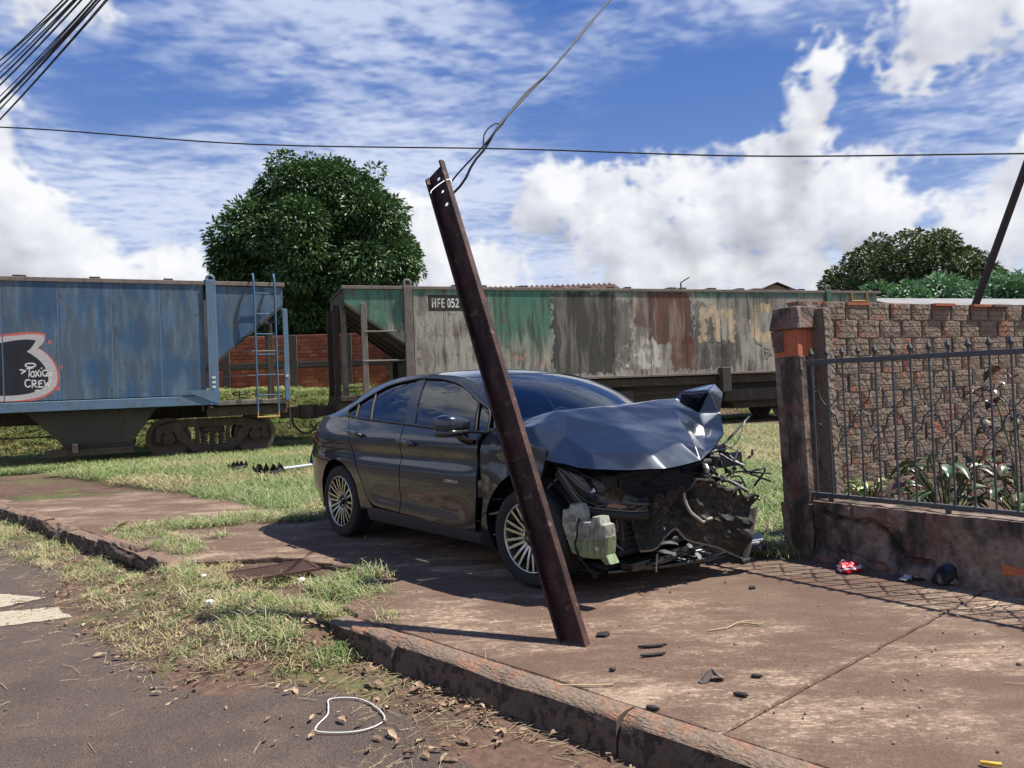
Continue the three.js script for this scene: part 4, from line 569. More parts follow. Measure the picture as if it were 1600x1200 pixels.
// door edges traced on the side
const fdF = [[.586, .30], [.53, .645], [.512, .92], [.475, 1.018]], fdR = [[1.612, .335], [1.56, .70], [1.556, 1.0], [1.552, 1.062]];
const rdF = [[1.624, .336], [1.572, .70], [1.568, 1.0], [1.564, 1.063]], rdR = [[2.03, .355], [2.12, .41], [2.235, .60], [2.345, .80], [2.47, 1.0], [2.545, 1.112]];
for (const side of [1, -1]) {
  const near = side > 0, o = { side };
  const fd = mesh('front_door', sheet(line([.586, .30], [1.612, .335]), (t) => { const s = mix(.475, 1.552, t); return [s, hbT(s)]; }, curve(...fdF), curve(...fdR), 44, 34, o), M.car, car);
  const rd = mesh('rear_door', sheet(line([1.624, .336], [2.03, .355]), (t) => { const s = mix(1.564, 2.545, t); return [s, hbT(s)]; }, curve(...rdF), curve(...rdR), 40, 34, o), M.car, car);
  // quarter panel with the rear arch
  const arc = (t) => { const a = mix(Math.PI * 1.03, -.03 * Math.PI, t); return [2.685 + .40 * Math.cos(a), .335 + .395 * Math.sin(a)]; };
  const qo = curve([2.06, .335], [2.135, .41], [2.248, .60], [2.358, .80], [2.483, 1.0], [2.56, 1.112], [2.75, 1.118], [2.95, 1.124], [3.08, 1.125], [3.3, 1.095], [3.55, 1.03], [3.6, .9], [3.5, .70], [3.3, .60], [3.14, .56]);
  const arc2 = (t) => { const a = mix(Math.PI * 1.03, .16 * Math.PI, t); return [2.685 + .40 * Math.cos(a), .335 + .395 * Math.sin(a)]; };
  mesh('quarter_panel', sheet(arc2, qo, line([2.287, .298], [2.06, .335]), line([3.035, .525], [3.14, .56]), 60, 12, { side, lip: .03 }), M.car, car);
  const bump = sheet((t) => [mix(3.07, 4.45, t), mix(.30, .24, Math.min(1, t * 4))], (t) => [mix(3.045, 4.45, t), mix(.53, .66, Math.min(1, t * 3.2))], line([3.07, .30], [3.045, .53]), line([4.45, .24], [4.45, .66]), 40, 14, o);
  mesh('rear_bumper', bump, M.car, car);
  mesh('rear_panel', sheet((t) => [mix(3.52, 4.45, t), .665], (t) => [mix(3.56, 4.45, t), mix(1.03, 1.06, t)], line([3.52, .665], [3.56, 1.03]), line([4.45, .665], [4.45, 1.06]), 20, 12, o), M.car, car);
  mesh('tail_light', sheet((t) => [mix(3.22, 3.9, t), mix(.86, .86, t)], (t) => [mix(3.16, 3.9, t), mix(.985, .99, t)], line([3.22, .86], [3.16, .985]), line([3.9, .86], [3.9, .99]), 16, 6, { side, inset: -.008, lip: .012 }), M.redLens, car);
  // windows
  const wt = [[.488, 1.17], [.671, 1.245], [.841, 1.319], [1.009, 1.378], [1.164, 1.41], [1.322, 1.432], [1.545, 1.443]];
  mesh('front_side_window', sheet(curve([.424, 1.028], [1, 1.046], [1.4, 1.066]), curve(...wt), line([.424, 1.028], [.488, 1.17]), curve([1.4, 1.066], [1.5, 1.3], [1.545, 1.443]), 26, 14, { side, inset: .010, lip: 0 }), M.tint, fd);
  const wr = [[1.693, 1.442], [1.931, 1.423], [2.126, 1.395], [2.30, 1.345], [2.50, 1.262], [2.645, 1.165]];
  mesh('rear_side_window', sheet(curve([1.592, 1.074], [2.143, 1.10], [2.4, 1.118], [2.60, 1.138]), curve(...wr), curve([1.592, 1.074], [1.67, 1.3], [1.693, 1.442]), line([2.60, 1.138], [2.645, 1.165]), 26, 14, { side, inset: .010, lip: 0 }), M.tint, rd);
  // frames of the side windows
  const top = [[.455, 1.175], [.671, 1.253], [.841, 1.327], [1.009, 1.386], [1.164, 1.418], [1.322, 1.440], [1.552, 1.451], [1.693, 1.450], [1.931, 1.431], [2.126, 1.403], [2.30, 1.353], [2.50, 1.270], [2.655, 1.172]];
  const eTop = (a, b) => (t) => { const s = mix(a, b, t); return [s, eH(s)]; };
  mesh('roof_rail', sheet(curve([.36, 1.05], ...top), eTop(.29, 2.66), line([.36, 1.05], [.29, eH(.29)]), line([2.655, 1.172], [2.66, eH(2.66)]), 60, 5, { side, lip: .012 }), M.car, car);
  mesh('rear_pillar', sheet(curve([2.615, 1.132], [2.8, 1.124], [3.07, 1.129]), eTop(2.67, 3.08), curve([2.615, 1.132], [2.66, 1.16], [2.67, eH(2.67)]), line([3.07, 1.129], [3.08, eH(3.08)]), 18, 10, { side, lip: .005 }), M.car, car);
  mesh('pillar_trim', sheet(line([1.412, 1.066], [1.58, 1.074]), line([1.556, 1.448], [1.682, 1.448]), curve([1.412, 1.066], [1.51, 1.3], [1.556, 1.448]), curve([1.58, 1.074], [1.66, 1.3], [1.682, 1.448]), 6, 12, { side, inset: .004, lip: .01 }), M.carBlack, car);
  const on = (s, h, d) => { const q = bodyP(s, h), n = bodyN(s, h); return C(q[0] + n.x * d, side * (q[1] + n.y * d), q[2] + n.z * d); };
  mesh('window_gasket', merge([tube([[.43, 1.03], ...wt, [1.62, 1.447], ...wr, [2.62, 1.138]].map((p) => on(p[0], p[1] + .004, .002)), .008, 120, 6), tube([[.42, 1.026], [.8, 1.036], [1.2, 1.052], [1.6, 1.074], [2.1, 1.098], [2.4, 1.116], [2.62, 1.136]].map((p) => on(p[0], p[1], .003)), .010, 60, 6), tube([[.573, 1.03], [.61, 1.12], [.65, 1.232]].map((p) => on(p[0], p[1], -.004)), .016, 12, 6), tube([[2.145, 1.1], [2.24, 1.24], [2.315, 1.345]].map((p) => on(p[0], p[1], -.004)), .014, 12, 6), tube([[2.44, 1.125], [2.49, 1.2], [2.53, 1.25]].map((p) => on(p[0], p[1], -.004)), .012, 10, 6)]), M.plastic, car);
  mesh('sill', sheet((t) => [mix(.44, 2.2, t), .205], (t) => [mix(.44, 2.2, t), mix(.292, .335, t)], line([.44, .205], [.44, .292]), line([2.2, .205], [2.2, .335]), 30, 5, { side, inset: .012 }), M.plasticG, car);
  if (near) {
    for (const [par, s, h] of [[fd, 1.45, .925], [rd, 2.31, .972]]) {
      const hd = mesh('door_handle', tube([[s - .115, h - .012], [s - .09, h - .004], [s, h + .006], [s + .09, h + .014], [s + .115, h + .008]].map((p, i) => on(p[0], p[1], i === 0 || i === 4 ? .0 : .042)), .016, 24, 8), M.car, par);
      const rc = new THREE.SphereGeometry(1, 18, 10).scale(.075, .030, .012); rc.translate(...on(s, h - .004, -.004)); mesh('handle_recess', rc, M.carBlack, hd);
    }
  }
}
// front wing beside the near wheel, bent and torn from the door
{
  const arcF = (t) => { const a = mix(-.13 * Math.PI, .62 * Math.PI, t); return [.005 + .415 * Math.cos(a) + .01 * Math.sin(a * 5), .345 + .43 * Math.sin(a)]; };
  const bend = (s, h) => .030 * (fbm(s * 5 + 3, h * 5 + 9, 3) - .5) + .045 * Math.abs(fbm(s * 3.3 + 7, h * 3.3 + 2, 2) - .5) * sstep(.55, 1.0, h) + .03 * sstep(.25, .45, s) * sstep(.4, .9, h);
  const out = curve([.565, .235], [.52, .30], [.462, .50], [.445, .70], [.44, .90], [.405, 1.0], [.25, 1.02], [.05, .99], [-.2, .93]);
  mesh('front_wing', sheet(arcF, out, line([.388, .18], [.565, .235]), line([-.155, .745], [-.2, .93]), 44, 12, { lip: .025, bend }), M.car, car);
  mesh('cowl_bracket', merge([tube([C(.42, .85, 1.0), C(.3, .80, 1.05), C(.36, .78, 1.1), C(.28, .74, 1.08)], .012, 20, 6), tube([C(.45, .84, .97), C(.38, .82, 1.03), C(.2, .8, 1.0)], .009, 16, 6)]), M.plastic, car);
}
// roof, windscreen, rear window, boot lid
const kk = [0, .33, .66, 1, 1.3, 1.6, 2, 2.33, 2.66, 3, 3.5, 4];
const kE = [[.29, .80, 1.09], [.53, .705, 1.258], [.78, .637, 1.376], [1.03, .602, 1.44], [1.3, .584, 1.468], [1.65, .575, 1.481], [2.1, .569, 1.459], [2.42, .571, 1.405], [2.72, .602, 1.306], [3.06, .708, 1.142], [3.34, .745, 1.105], [3.54, .67, 1.05]];
const kC = [[-.03, 1.06], [.29, 1.235], [.60, 1.372], [.93, 1.466], [1.25, 1.508], [1.65, 1.522], [2.15, 1.497], [2.45, 1.437], [2.78, 1.325], [3.08, 1.185], [3.46, 1.165], [3.70, 1.14]];
const tE = [0, 1, 2].map((i) => table(kk, kE.map((p) => p[i]))), tC = [0, 1].map((i) => table(kk, kC.map((p) => p[i])));
const upper = (k, t, d = 0) => { const e = tE.map((f) => f(k)), c = tC.map((f) => f(k)), a = Math.abs(t); return C(mix(c[0], e[0], Math.pow(a, 2.1)), e[1] * t, mix(c[1], e[2], Math.pow(a, 2.3)) - d); };
mesh('windscreen', grid(24, 24, (u, v) => upper(mix(.02, .965, v), mix(-.955, .955, u), .004)), M.shield, car);
mesh('windscreen_surround', merge([grid(20, 1, (u, v) => upper(mix(.955, 1.0, v), mix(-1, 1, u), .001)), ...[-1, 1].map((q) => grid(1, 24, (u, v) => upper(mix(0, 1, v), q * mix(.945, 1.0, u), .001)))]), M.carBlack, car);
mesh('roof', grid(30, 30, (u, v) => upper(mix(1.0, 2.0, v), mix(-1, 1, u))), M.car, car);
mesh('rear_window', grid(20, 14, (u, v) => upper(mix(2.0, 3.0, v), mix(-1, 1, u))), M.carBlack, car);
mesh('boot_lid', grid(20, 12, (u, v) => upper(mix(3.0, 4.0, v), mix(-1, 1, u))), M.car, car);
// cabin: floor, dashboard, seats, so that the glass has something dark behind it
{
  mesh('floor_pan', merge([box(2.75, .05, 1.5, 1.9, .24, 0), box(.06, .7, 1.45, .28, .6, 0), box(.05, .75, 1.4, 3.35, .65, 0), box(1.0, .04, 1.3, 2.9, .95, 0)]), M.cavity, car);
  mesh('dashboard', merge([rbox(.5, .2, 1.36, .06, .62, .93, 0), rbox(.3, .3, .3, .05, .9, .75, 0)]), M.plastic, car);
  mesh('steering_wheel', new THREE.TorusGeometry(.18, .016, 8, 28).rotateY(Math.PI / 2).rotateZ(.4).translate(.98, .98, .36), M.plastic, car);
  for (const [s, w] of [[1.35, .37], [1.35, -.37], [2.2, .37], [2.2, -.37]]) { const seat = mesh('seat', merge([rbox(.5, .16, .5, .05, s - .05, .5, -w), rbox(.14, .62, .48, .05, 0, .31, 0).rotateZ(-.25).translate(s + .25, .52, -w)]), M.seat, car); mesh('headrest', rbox(.1, .18, .26, .04, s + .42, 1.22, -w), M.seat, seat); }
}
// wheel houses and underside
for (const s of [0, 2.685]) for (const q of [1, -1]) mesh('wheel_liner', grid(16, 3, (u, v) => { const a = mix(-.08, 1.08, u) * Math.PI; return C(s + .41 * Math.cos(a), q * mix(.80, .22, v), .335 + .41 * Math.sin(a)); }), M.plastic, car);
// wheels
function makeWheel() {
  const w = new THREE.Group(); w.name = 'wheel';   // axis along +z, outer face at z = 0
  const R = .334, ty = [[.235, -.19], [.262, -.205], [.30, -.208], [.324, -.195], [.333, -.17], [R, -.15]]; for (const z of [-.13, -.088, -.046]) ty.push([R, z + .012], [R - .008, z + .010], [R - .008, z], [R, z - .002]); const tread = [[R, -.15], [R, -.144], [R - .008, -.143], [R - .008, -.135], [R, -.134], [R, -.112], [R - .008, -.111], [R - .008, -.102], [R, -.101], [R, -.079], [R - .008, -.078], [R - .008, -.070], [R, -.069], [R, -.05]];
  const prof = [[.235, -.19], [.262, -.205], [.30, -.208], [.324, -.195], [.333, -.17], ...tread, [.333, -.03], [.325, -.008], [.305, .004], [.28, .004], [.262, -.002], [.246, -.010], [.236, -.012]];
  mesh('tyre', new THREE.LatheGeometry(prof.map((p) => new THREE.Vector2(p[0], p[1])), 72).rotateX(Math.PI / 2), M.rubber, w);
  const rim = mesh('rim', new THREE.LatheGeometry([[.238, -.012], [.240, -.004], [.232, .0], [.226, -.004], [.222, -.02], [.214, -.05], [.205, -.12], [.215, -.19]].map((p) => new THREE.Vector2(p[0], p[1])), 72).rotateX(Math.PI / 2), M.rimFace, w);
  mesh('brake_disc', merge([new THREE.CylinderGeometry(.15, .15, .02, 36).rotateX(Math.PI / 2).translate(0, 0, -.10), rbox(.09, .15, .07, .02, -.13, .03, -.10)]), M.cast, rim);
  mesh('barrel_back', new THREE.CircleGeometry(.21, 36).translate(0, 0, -.17), M.cavity, rim);
  for (let i = 0; i < 20; i++) {   // slim spokes in pairs, flat bright face and dark flanks
    const pr = i >> 1, a0 = pr / 10 * Math.PI * 2 + (i % 2 ? .115 : -.115), a1 = pr / 10 * Math.PI * 2 + (i % 2 ? .20 : -.20);
    const q = (r, a, z) => [r * Math.cos(a), r * Math.sin(a), z]; const wd = [.010, .0075];
    const A = q(.052, a0, -.030), B = q(.228, mix(a0, a1, .8), -.004), dx = B[0] - A[0], dy = B[1] - A[1], L = Math.hypot(dx, dy), nx = -dy / L, ny = dx / L;
    const pos = [], tri = (a, b, c) => pos.push(...a, ...b, ...c), quad = (a, b, c, d) => { tri(a, b, c); tri(a, c, d); };
    const off = (P, k, z) => [P[0] + nx * k, P[1] + ny * k, P[2] + z]; const MID = [(A[0] + B[0]) / 2, (A[1] + B[1]) / 2, -.012];
    for (const [P, Q] of [[A, MID], [MID, B]]) { quad(off(P, -wd[0], 0), off(Q, -wd[1] * 1.1, 0), off(Q, wd[1] * 1.1, 0), off(P, wd[0], 0)); }
    const g = new THREE.BufferGeometry(); g.setAttribute('position', new THREE.Float32BufferAttribute(pos, 3)); g.computeVertexNormals(); mesh('spoke', g, M.rimFace, rim);
    const ps = []; const t2 = (a, b, c, d) => ps.push(...a, ...b, ...c, ...a, ...c, ...d); for (const [P, Q] of [[A, MID], [MID, B]]) for (const k of [-1, 1]) t2(off(P, k * wd[0], -.0005), off(Q, k * wd[1] * 1.1, -.0005), off(Q, k * wd[1] * .7, -.035), off(P, k * wd[0] * .7, -.035));
    const g2 = new THREE.BufferGeometry(); g2.setAttribute('position', new THREE.Float32BufferAttribute(ps, 3)); g2.computeVertexNormals(); mesh('spoke_flank', g2, M.rimDark, rim);
  }
  mesh('hub', new THREE.CylinderGeometry(.066, .072, .05, 30).rotateX(Math.PI / 2).translate(0, 0, -.052), M.rimDark, rim);
  for (let i = 0; i < 5; i++) { const a = i / 5 * Math.PI * 2 + .3; mesh('wheel_nut', new THREE.CylinderGeometry(.010, .011, .03, 6).rotateX(Math.PI / 2).translate(.052 * Math.cos(a), .052 * Math.sin(a), -.022), M.chrome, rim); }
  const cap = mesh('hub_cap', new THREE.CylinderGeometry(.029, .031, .02, 24).rotateX(Math.PI / 2).translate(0, 0, -.015), M.rimDark, rim);
  mesh('emblem', merge([new THREE.TorusGeometry(.018, .0022, 6, 24).scale(1.1, .78, 1).translate(0, 0, -.004), new THREE.TorusGeometry(.012, .0018, 6, 20).scale(1.1, .45, 1).translate(0, .004, -.004), new THREE.TorusGeometry(.012, .0018, 6, 20).scale(.42, 1.1, 1).translate(0, 0, -.004)]), M.chrome, cap);
  return w;
}
const wheel0 = makeWheel();
for (const [s, q, st] of [[0, 1, .09], [2.685, 1, 0], [0, -1, .0], [2.685, -1, 0]]) { const w = wheel0.clone(); w.position.set(...C(s, q * .868, .334)); w.rotation.y = (q > 0 ? Math.PI : 0) + st; w.rotation.z = s; if (q < 0) w.rotation.y = 0; car.add(w); }
// door mirror
{
  const m = new THREE.Group(); m.name = 'door_mirror'; car.add(m);
  const g = new THREE.SphereGeometry(1, 40, 24), p = g.attributes.position;
  for (let i = 0; i < p.count; i++) { let x = p.getX(i), y = p.getY(i), z = p.getZ(i); const e = (v, k) => Math.sign(v) * Math.pow(Math.abs(v), k); const X = e(x, .75), Y = e(y, .62), Z = e(z, .55); p.setXYZ(i, X * .085 * (X > 0 ? .8 : 1.15), Y * .075 * (1 - .22 * Z) + (y < 0 ? .012 : 0) * 1, Z * .125 + X * -.02); }
  g.computeVertexNormals(); g.rotateY(.1); g.translate(...C(.60, 1.035, 1.085)); mesh('mirror_cap', g, M.car, m);
  const low = g.clone(); low.translate(-.60, -1.085, 1.035); low.scale(1.02, .42, 1.02); low.translate(.60, 1.085 - .048, -1.035); mesh('mirror_base_trim', low, M.carBlack, m);
  mesh('mirror_stalk', merge([tube([C(.60, .99, 1.04), C(.585, .955, 1.0), C(.57, .89, .962)], .034, 14, 10), rbox(.13, .05, .03, .012, .57, .955, -.868)]), M.carBlack, m);
}
// lettering on the front door
{
  const font = await new FontLoader().loadAsync('fonts/droid/droid_sans_bold.typeface.json');
  const g = new TextGeometry('COROLLA', { font, size: .022, depth: .001, curveSegments: 4 }); g.computeBoundingBox(); const bw = g.boundingBox.max.x; g.scale(.17 / bw, 1, 1);
  const p = g.attributes.position; for (let i = 0; i < p.count; i++) { const lx = p.getX(i) + .25 * p.getY(i), ly = p.getY(i), lz = p.getZ(i), s = .925 - lx, h = .645 + ly; const q = bodyP(s, h); p.setXYZ(i, ...C(q[0], q[1] + .001 + lz, q[2])); }
  g.computeVertexNormals(); mesh('lettering', g, std([.6, .6, .58], .35, .6), car);
}
// ---------- crushed front of the car ----------
{
  const Vt = {};
  for (const [k, w, s, h] of [['A', .74, .40, 1.085], ['a', .74, .064, 1.064], ['b', .62, -.135, .994], ['c', .68, -.424, .9], ['d', .8, -.432, .82], ['e', .86, -.164, .867], ['f', .42, .163, 1.164], ['h', .42, .034, 1.125], ['g', 0, -.054, 1.174], ['i', .28, -.316, 1.04], ['j', .42, -.712, .885], ['k', -.2, -.026, 1.189], ['l', .42, -.814, .804], ['m', -.55, -.161, 1.212], ['n', -.62, -.178, 1.262], ['o', -.78, -.369, 1.31], ['p', -.74, -.467, 1.24], ['q', -.55, -.485, 1.265], ['r', -.36, -.302, 1.137], ['s', -.28, -.394, 1.089], ['t', -.02, -.8, .88], ['u', -.42, -.473, 1.101], ['v', -.35, -.557, 1.01], ['x', -.36, -.719, .974], ['y', -.1, -.813, .891], ['z', .1, -.845, .826], ['zz', .05, -.773, .915], ['w1', -.55, -.565, 1.099], ['mid', .1, -.673, .945], ['mid2', 0, -.326, 1.063], ['bb', .8, -.169, .899], ['be', .78, -.547, .815], ['le', .6, -.676, .80], ['inn', -.66, -.30, 1.09], ['B', .86, .36, 1.02], ['F2', .3, .25, 1.12], ['K2', -.3, .2, 1.12], ['M2', -.7, .12, 1.13]]) Vt[k] = V3(...C(s, w, h));
  const F = 'A a B,B a e,a bb e,a b bb,bb b d,bb d e,b c d,c be d,c le be,c j le,j l le,b i c,c i j,i mid j,j mid l,mid z l,mid zz z,i mid2 mid,mid2 s mid,s zz mid,s t zz,zz t z,t y z,A f a,a f h,a h b,h i b,h g i,f g h,f k g,g mid2 i,g k m,g m r,g r mid2,r s mid2,m n inn,m inn u,m u r,r u v,r v s,s v t,v x y,v y t,n o q,n q inn,inn q u,q w1 u,u w1 v,w1 x v,o p q,p w1 q,A F2 f,f F2 K2,f K2 k,k K2 M2,k M2 m'.split(',').map((t) => t.split(' '));
  let pos = [], idx = []; const id = {}; for (const k in Vt) { id[k] = pos.length; pos.push(Vt[k].clone()); } idx = F.map((f) => f.map((k) => id[k]));
  for (let lv = 0; lv < 4; lv++) { const cache = {}, ni = []; const md = (a, b) => { const k = a < b ? a + '_' + b : b + '_' + a; if (!(k in cache)) { cache[k] = pos.length; pos.push(pos[a].clone().add(pos[b]).multiplyScalar(.5)); } return cache[k]; }; for (const [a, b, c] of idx) { const x = md(a, b), y = md(b, c), z = md(c, a); ni.push([a, x, z], [x, b, y], [z, y, c], [x, y, z]); } idx = ni;
    // relax after each split: folds stay, facets soften
    const ec = {}; for (const t of idx) for (let i = 0; i < 3; i++) { const a = t[i], b = t[(i + 1) % 3], k = a < b ? a + '_' + b : b + '_' + a; ec[k] = (ec[k] || 0) + 1; }
    const nb = pos.map(() => []), bd = new Set(); for (const k in ec) { const [a, b] = k.split('_').map(Number); nb[a].push(b); nb[b].push(a); if (ec[k] === 1) { bd.add(a); bd.add(b); } }
    const bn = pos.map((_, i) => nb[i].filter((j) => bd.has(j) && ec[i < j ? i + '_' + j : j + '_' + i] === 1));
    const lam = [0, .04, .2, .26][lv]; const np = pos.map((p, i) => { const L = bd.has(i) ? bn[i] : nb[i]; const m = V3(0, 0, 0); for (const j of L) m.add(pos[j]); m.multiplyScalar(1 / L.length); return p.clone().lerp(m, bd.has(i) ? lam * .7 : lam); }); pos = np; }
  const g = new THREE.BufferGeometry(); g.setAttribute('position', new THREE.Float32BufferAttribute(pos.flatMap((p) => { const q1 = Math.abs(fbm(p.x * 4.2 + 20, p.z * 3.1 + 30, 2) - .5), q2 = Math.abs(fbm(p.x * 7 + p.z * 5 + 60, p.z * 6 - p.x * 3 + 80, 2) - .5); const n = (fbm(p.x * 5 + 20, p.z * 5 + 30, 2) - .5) * .012 - q1 * .008 - q2 * .006 + .003; return [p.x, p.y + n, p.z]; }), 3)); g.setIndex(idx.flat()); g.computeVertexNormals();
  const hood = mesh('bonnet', g, M.car, car); hood.userData.label = 'crumpled bonnet with folded far corner';
  const nrm = g.attributes.normal, ip = g.attributes.position.clone(); for (let i = 0; i < ip.count; i++) { const sgn = nrm.getY(i) < 0 ? 1 : -1; ip.setXYZ(i, ip.getX(i) + sgn * nrm.getX(i) * .018, ip.getY(i) + sgn * nrm.getY(i) * .018, ip.getZ(i) + sgn * nrm.getZ(i) * .018); }
  const gi = new THREE.BufferGeometry(); gi.setAttribute('position', ip); gi.setIndex(idx.flat()); gi.computeVertexNormals(); mesh('bonnet_inner', gi, M.car, hood);
}
{ // engine bay: dark bulk with recognisable lumps
  const r = rngOf(31);
  mesh('engine_block', merge([rbox(.42, .5, .62, .04, .02, .55, .05), rbox(.34, .12, .5, .03, .0, .85, .05), rbox(.25, .3, .3, .04, -.1, .5, -.42)]), M.cavity, car);
  mesh('radiator', merge([rbox(.05, .48, .98, .01, -.46, .48, .0), rbox(.09, .05, 1.06, .02, -.46, .74, 0), rbox(.09, .05, 1.06, .02, -.46, .24, 0)]), M.plastic, car);
  for (let i = 0; i < 12; i++) mesh('grille_slat', box(.012, .008, .9, -.495, .30 + i * .034, 0), M.plasticG, car);
  mesh('inner_apron', merge([rbox(.75, .5, .05, .015, -.08, .62, -.60), rbox(.75, .45, .05, .015, -.05, .6, .64), rbox(.5, .08, .1, .02, -.3, .72, -.62)]), M.cavity, car);
  for (let i = 0; i < 14; i++) { const s = rr(-.42, -.1, r), w = rr(-.4, .55, r), h = rr(.55, .80, r); mesh('hose', tube([C(s, w, h), C(s + rr(-.1, .1, r), w + rr(-.15, .15, r), h + rr(-.03, .08, r)), C(s + rr(-.1, .2, r), w + rr(-.25, .25, r), h + rr(-.12, .08, r)), C(s + rr(0, .2, r), w + rr(-.3, .3, r), h - .15)], rr(.008, .02, r), 18, 6), i % 4 ? M.plastic : M.cast, car); }
  // bracket plate with a round hole beside the radiator
  const sh = new THREE.Shape(); sh.moveTo(-.1, -.09); sh.lineTo(.1, -.085); sh.lineTo(.09, .08); sh.lineTo(-.1, .085); sh.closePath(); for (const [x, y, q] of [[.0, -.01, .028], [-.06, .05, .012], [.06, .05, .010], [.06, -.05, .009]]) { const ho = new THREE.Path(); ho.absarc(x, y, q, 0, 7, true); sh.holes.push(ho); }
  mesh('mounting_plate', new THREE.ExtrudeGeometry(sh, { depth: .006, bevelEnabled: false }).rotateY(Math.PI).translate(-.405, .41, -.49), M.cast, car);
  mesh('bolt', merge([new THREE.CylinderGeometry(.012, .012, .02, 6).rotateX(Math.PI / 2).translate(-.345, .455, -.505), new THREE.CylinderGeometry(.01, .01, .02, 6).rotateX(Math.PI / 2).translate(-.47, .455, -.505)]), M.chrome, car);
  for (const g of [tube([C(-.4, .52, .36), C(-.45, .54, .34), C(-.49, .53, .29), C(-.52, .52, .27)], .006, 14, 5), tube([C(-.47, .52, .47), C(-.49, .53, .42), C(-.48, .53, .38)], .005, 10, 5)]) mesh('loose_cable', g, M.alu, car);
}
{ // near headlight
  const shardPlate = () => { const g = new THREE.BufferGeometry(); g.setAttribute('position', new THREE.Float32BufferAttribute([...C(-.47, .715, .69), ...C(-.445, .72, .655), ...C(-.485, .712, .665)], 3)); g.computeVertexNormals(); return g; };
  const hl = new THREE.Group(); hl.name = 'headlight'; car.add(hl);
  // rows of the lens: upper edge, middle, lower edge; from the wing to the nose
  const up = [[-.20, .74, .835], [-.31, .725, .797], [-.44, .70, .745], [-.56, .63, .70], [-.60, .55, .635], [-.66, .50, .607], [-.715, .47, .603]];
  const lo = [[-.19, .76, .80], [-.26, .755, .72], [-.345, .745, .62], [-.43, .72, .565], [-.52, .63, .545], [-.62, .53, .53], [-.70, .47, .535]];
  const U = new THREE.CatmullRomCurve3(up.map((p) => V3(...C(...p)))), L = new THREE.CatmullRomCurve3(lo.map((p) => V3(...C(...p))));
  const bul = (u, v, k) => { const a = U.getPoint(u), b = L.getPoint(u), q = b.lerp(a, v), o = 4 * v * (1 - v) * k; return [q.x - o * .5, q.y, q.z - o]; };
  mesh('lens_back', grid(28, 8, (u, v) => bul(u, v, -.05)), M.carBlack, hl);
  for (const [v0, v1, u0, u1] of [[.10, .14, .03, .58], [.42, .5, .16, .72]]) mesh('light_strip', tube(Array.from({ length: 12 }, (_, i) => bul(mix(u0, u1, i / 11), mix(v0, v1, i / 11), .0)), .003, 30, 5), M.alu, hl);
  mesh('lens_rim', tube(Array.from({ length: 16 }, (_, i) => bul(i / 15, 0, .004)), .004, 40, 5), M.alu, hl); mesh('lens_rim', tube(Array.from({ length: 16 }, (_, i) => bul(i / 15, 1, .004)), .006, 40, 5), M.plastic, hl);
  for (const u of [.55, .72, .86]) mesh('lamp_divider', tube([[u, .05], [u + .07, .3], [u + .11, .45]].map(([a, v]) => bul(a, v, .0)), .0032, 8, 5), M.alu, hl);
  mesh('lens_crack', shardPlate(), std([.6, .62, .66], .3), hl);
  mesh('indicator', grid(6, 3, (u, v) => bul(mix(.62, .76, u), mix(.10, .34, v), -.02)), M.orange, hl);
  mesh('lens', grid(28, 8, (u, v) => bul(u, v, .012)), phys([.75, .78, .8], .02, 0, { transmission: 1, thickness: 0, ior: 1.45 }), hl);
  mesh('housing', tube(Array.from({ length: 14 }, (_, i) => { const p = L.getPoint(i / 13); return [p.x + .01, p.y - .03, p.z + .02]; }), .032, 30, 8), M.plastic, hl);
}
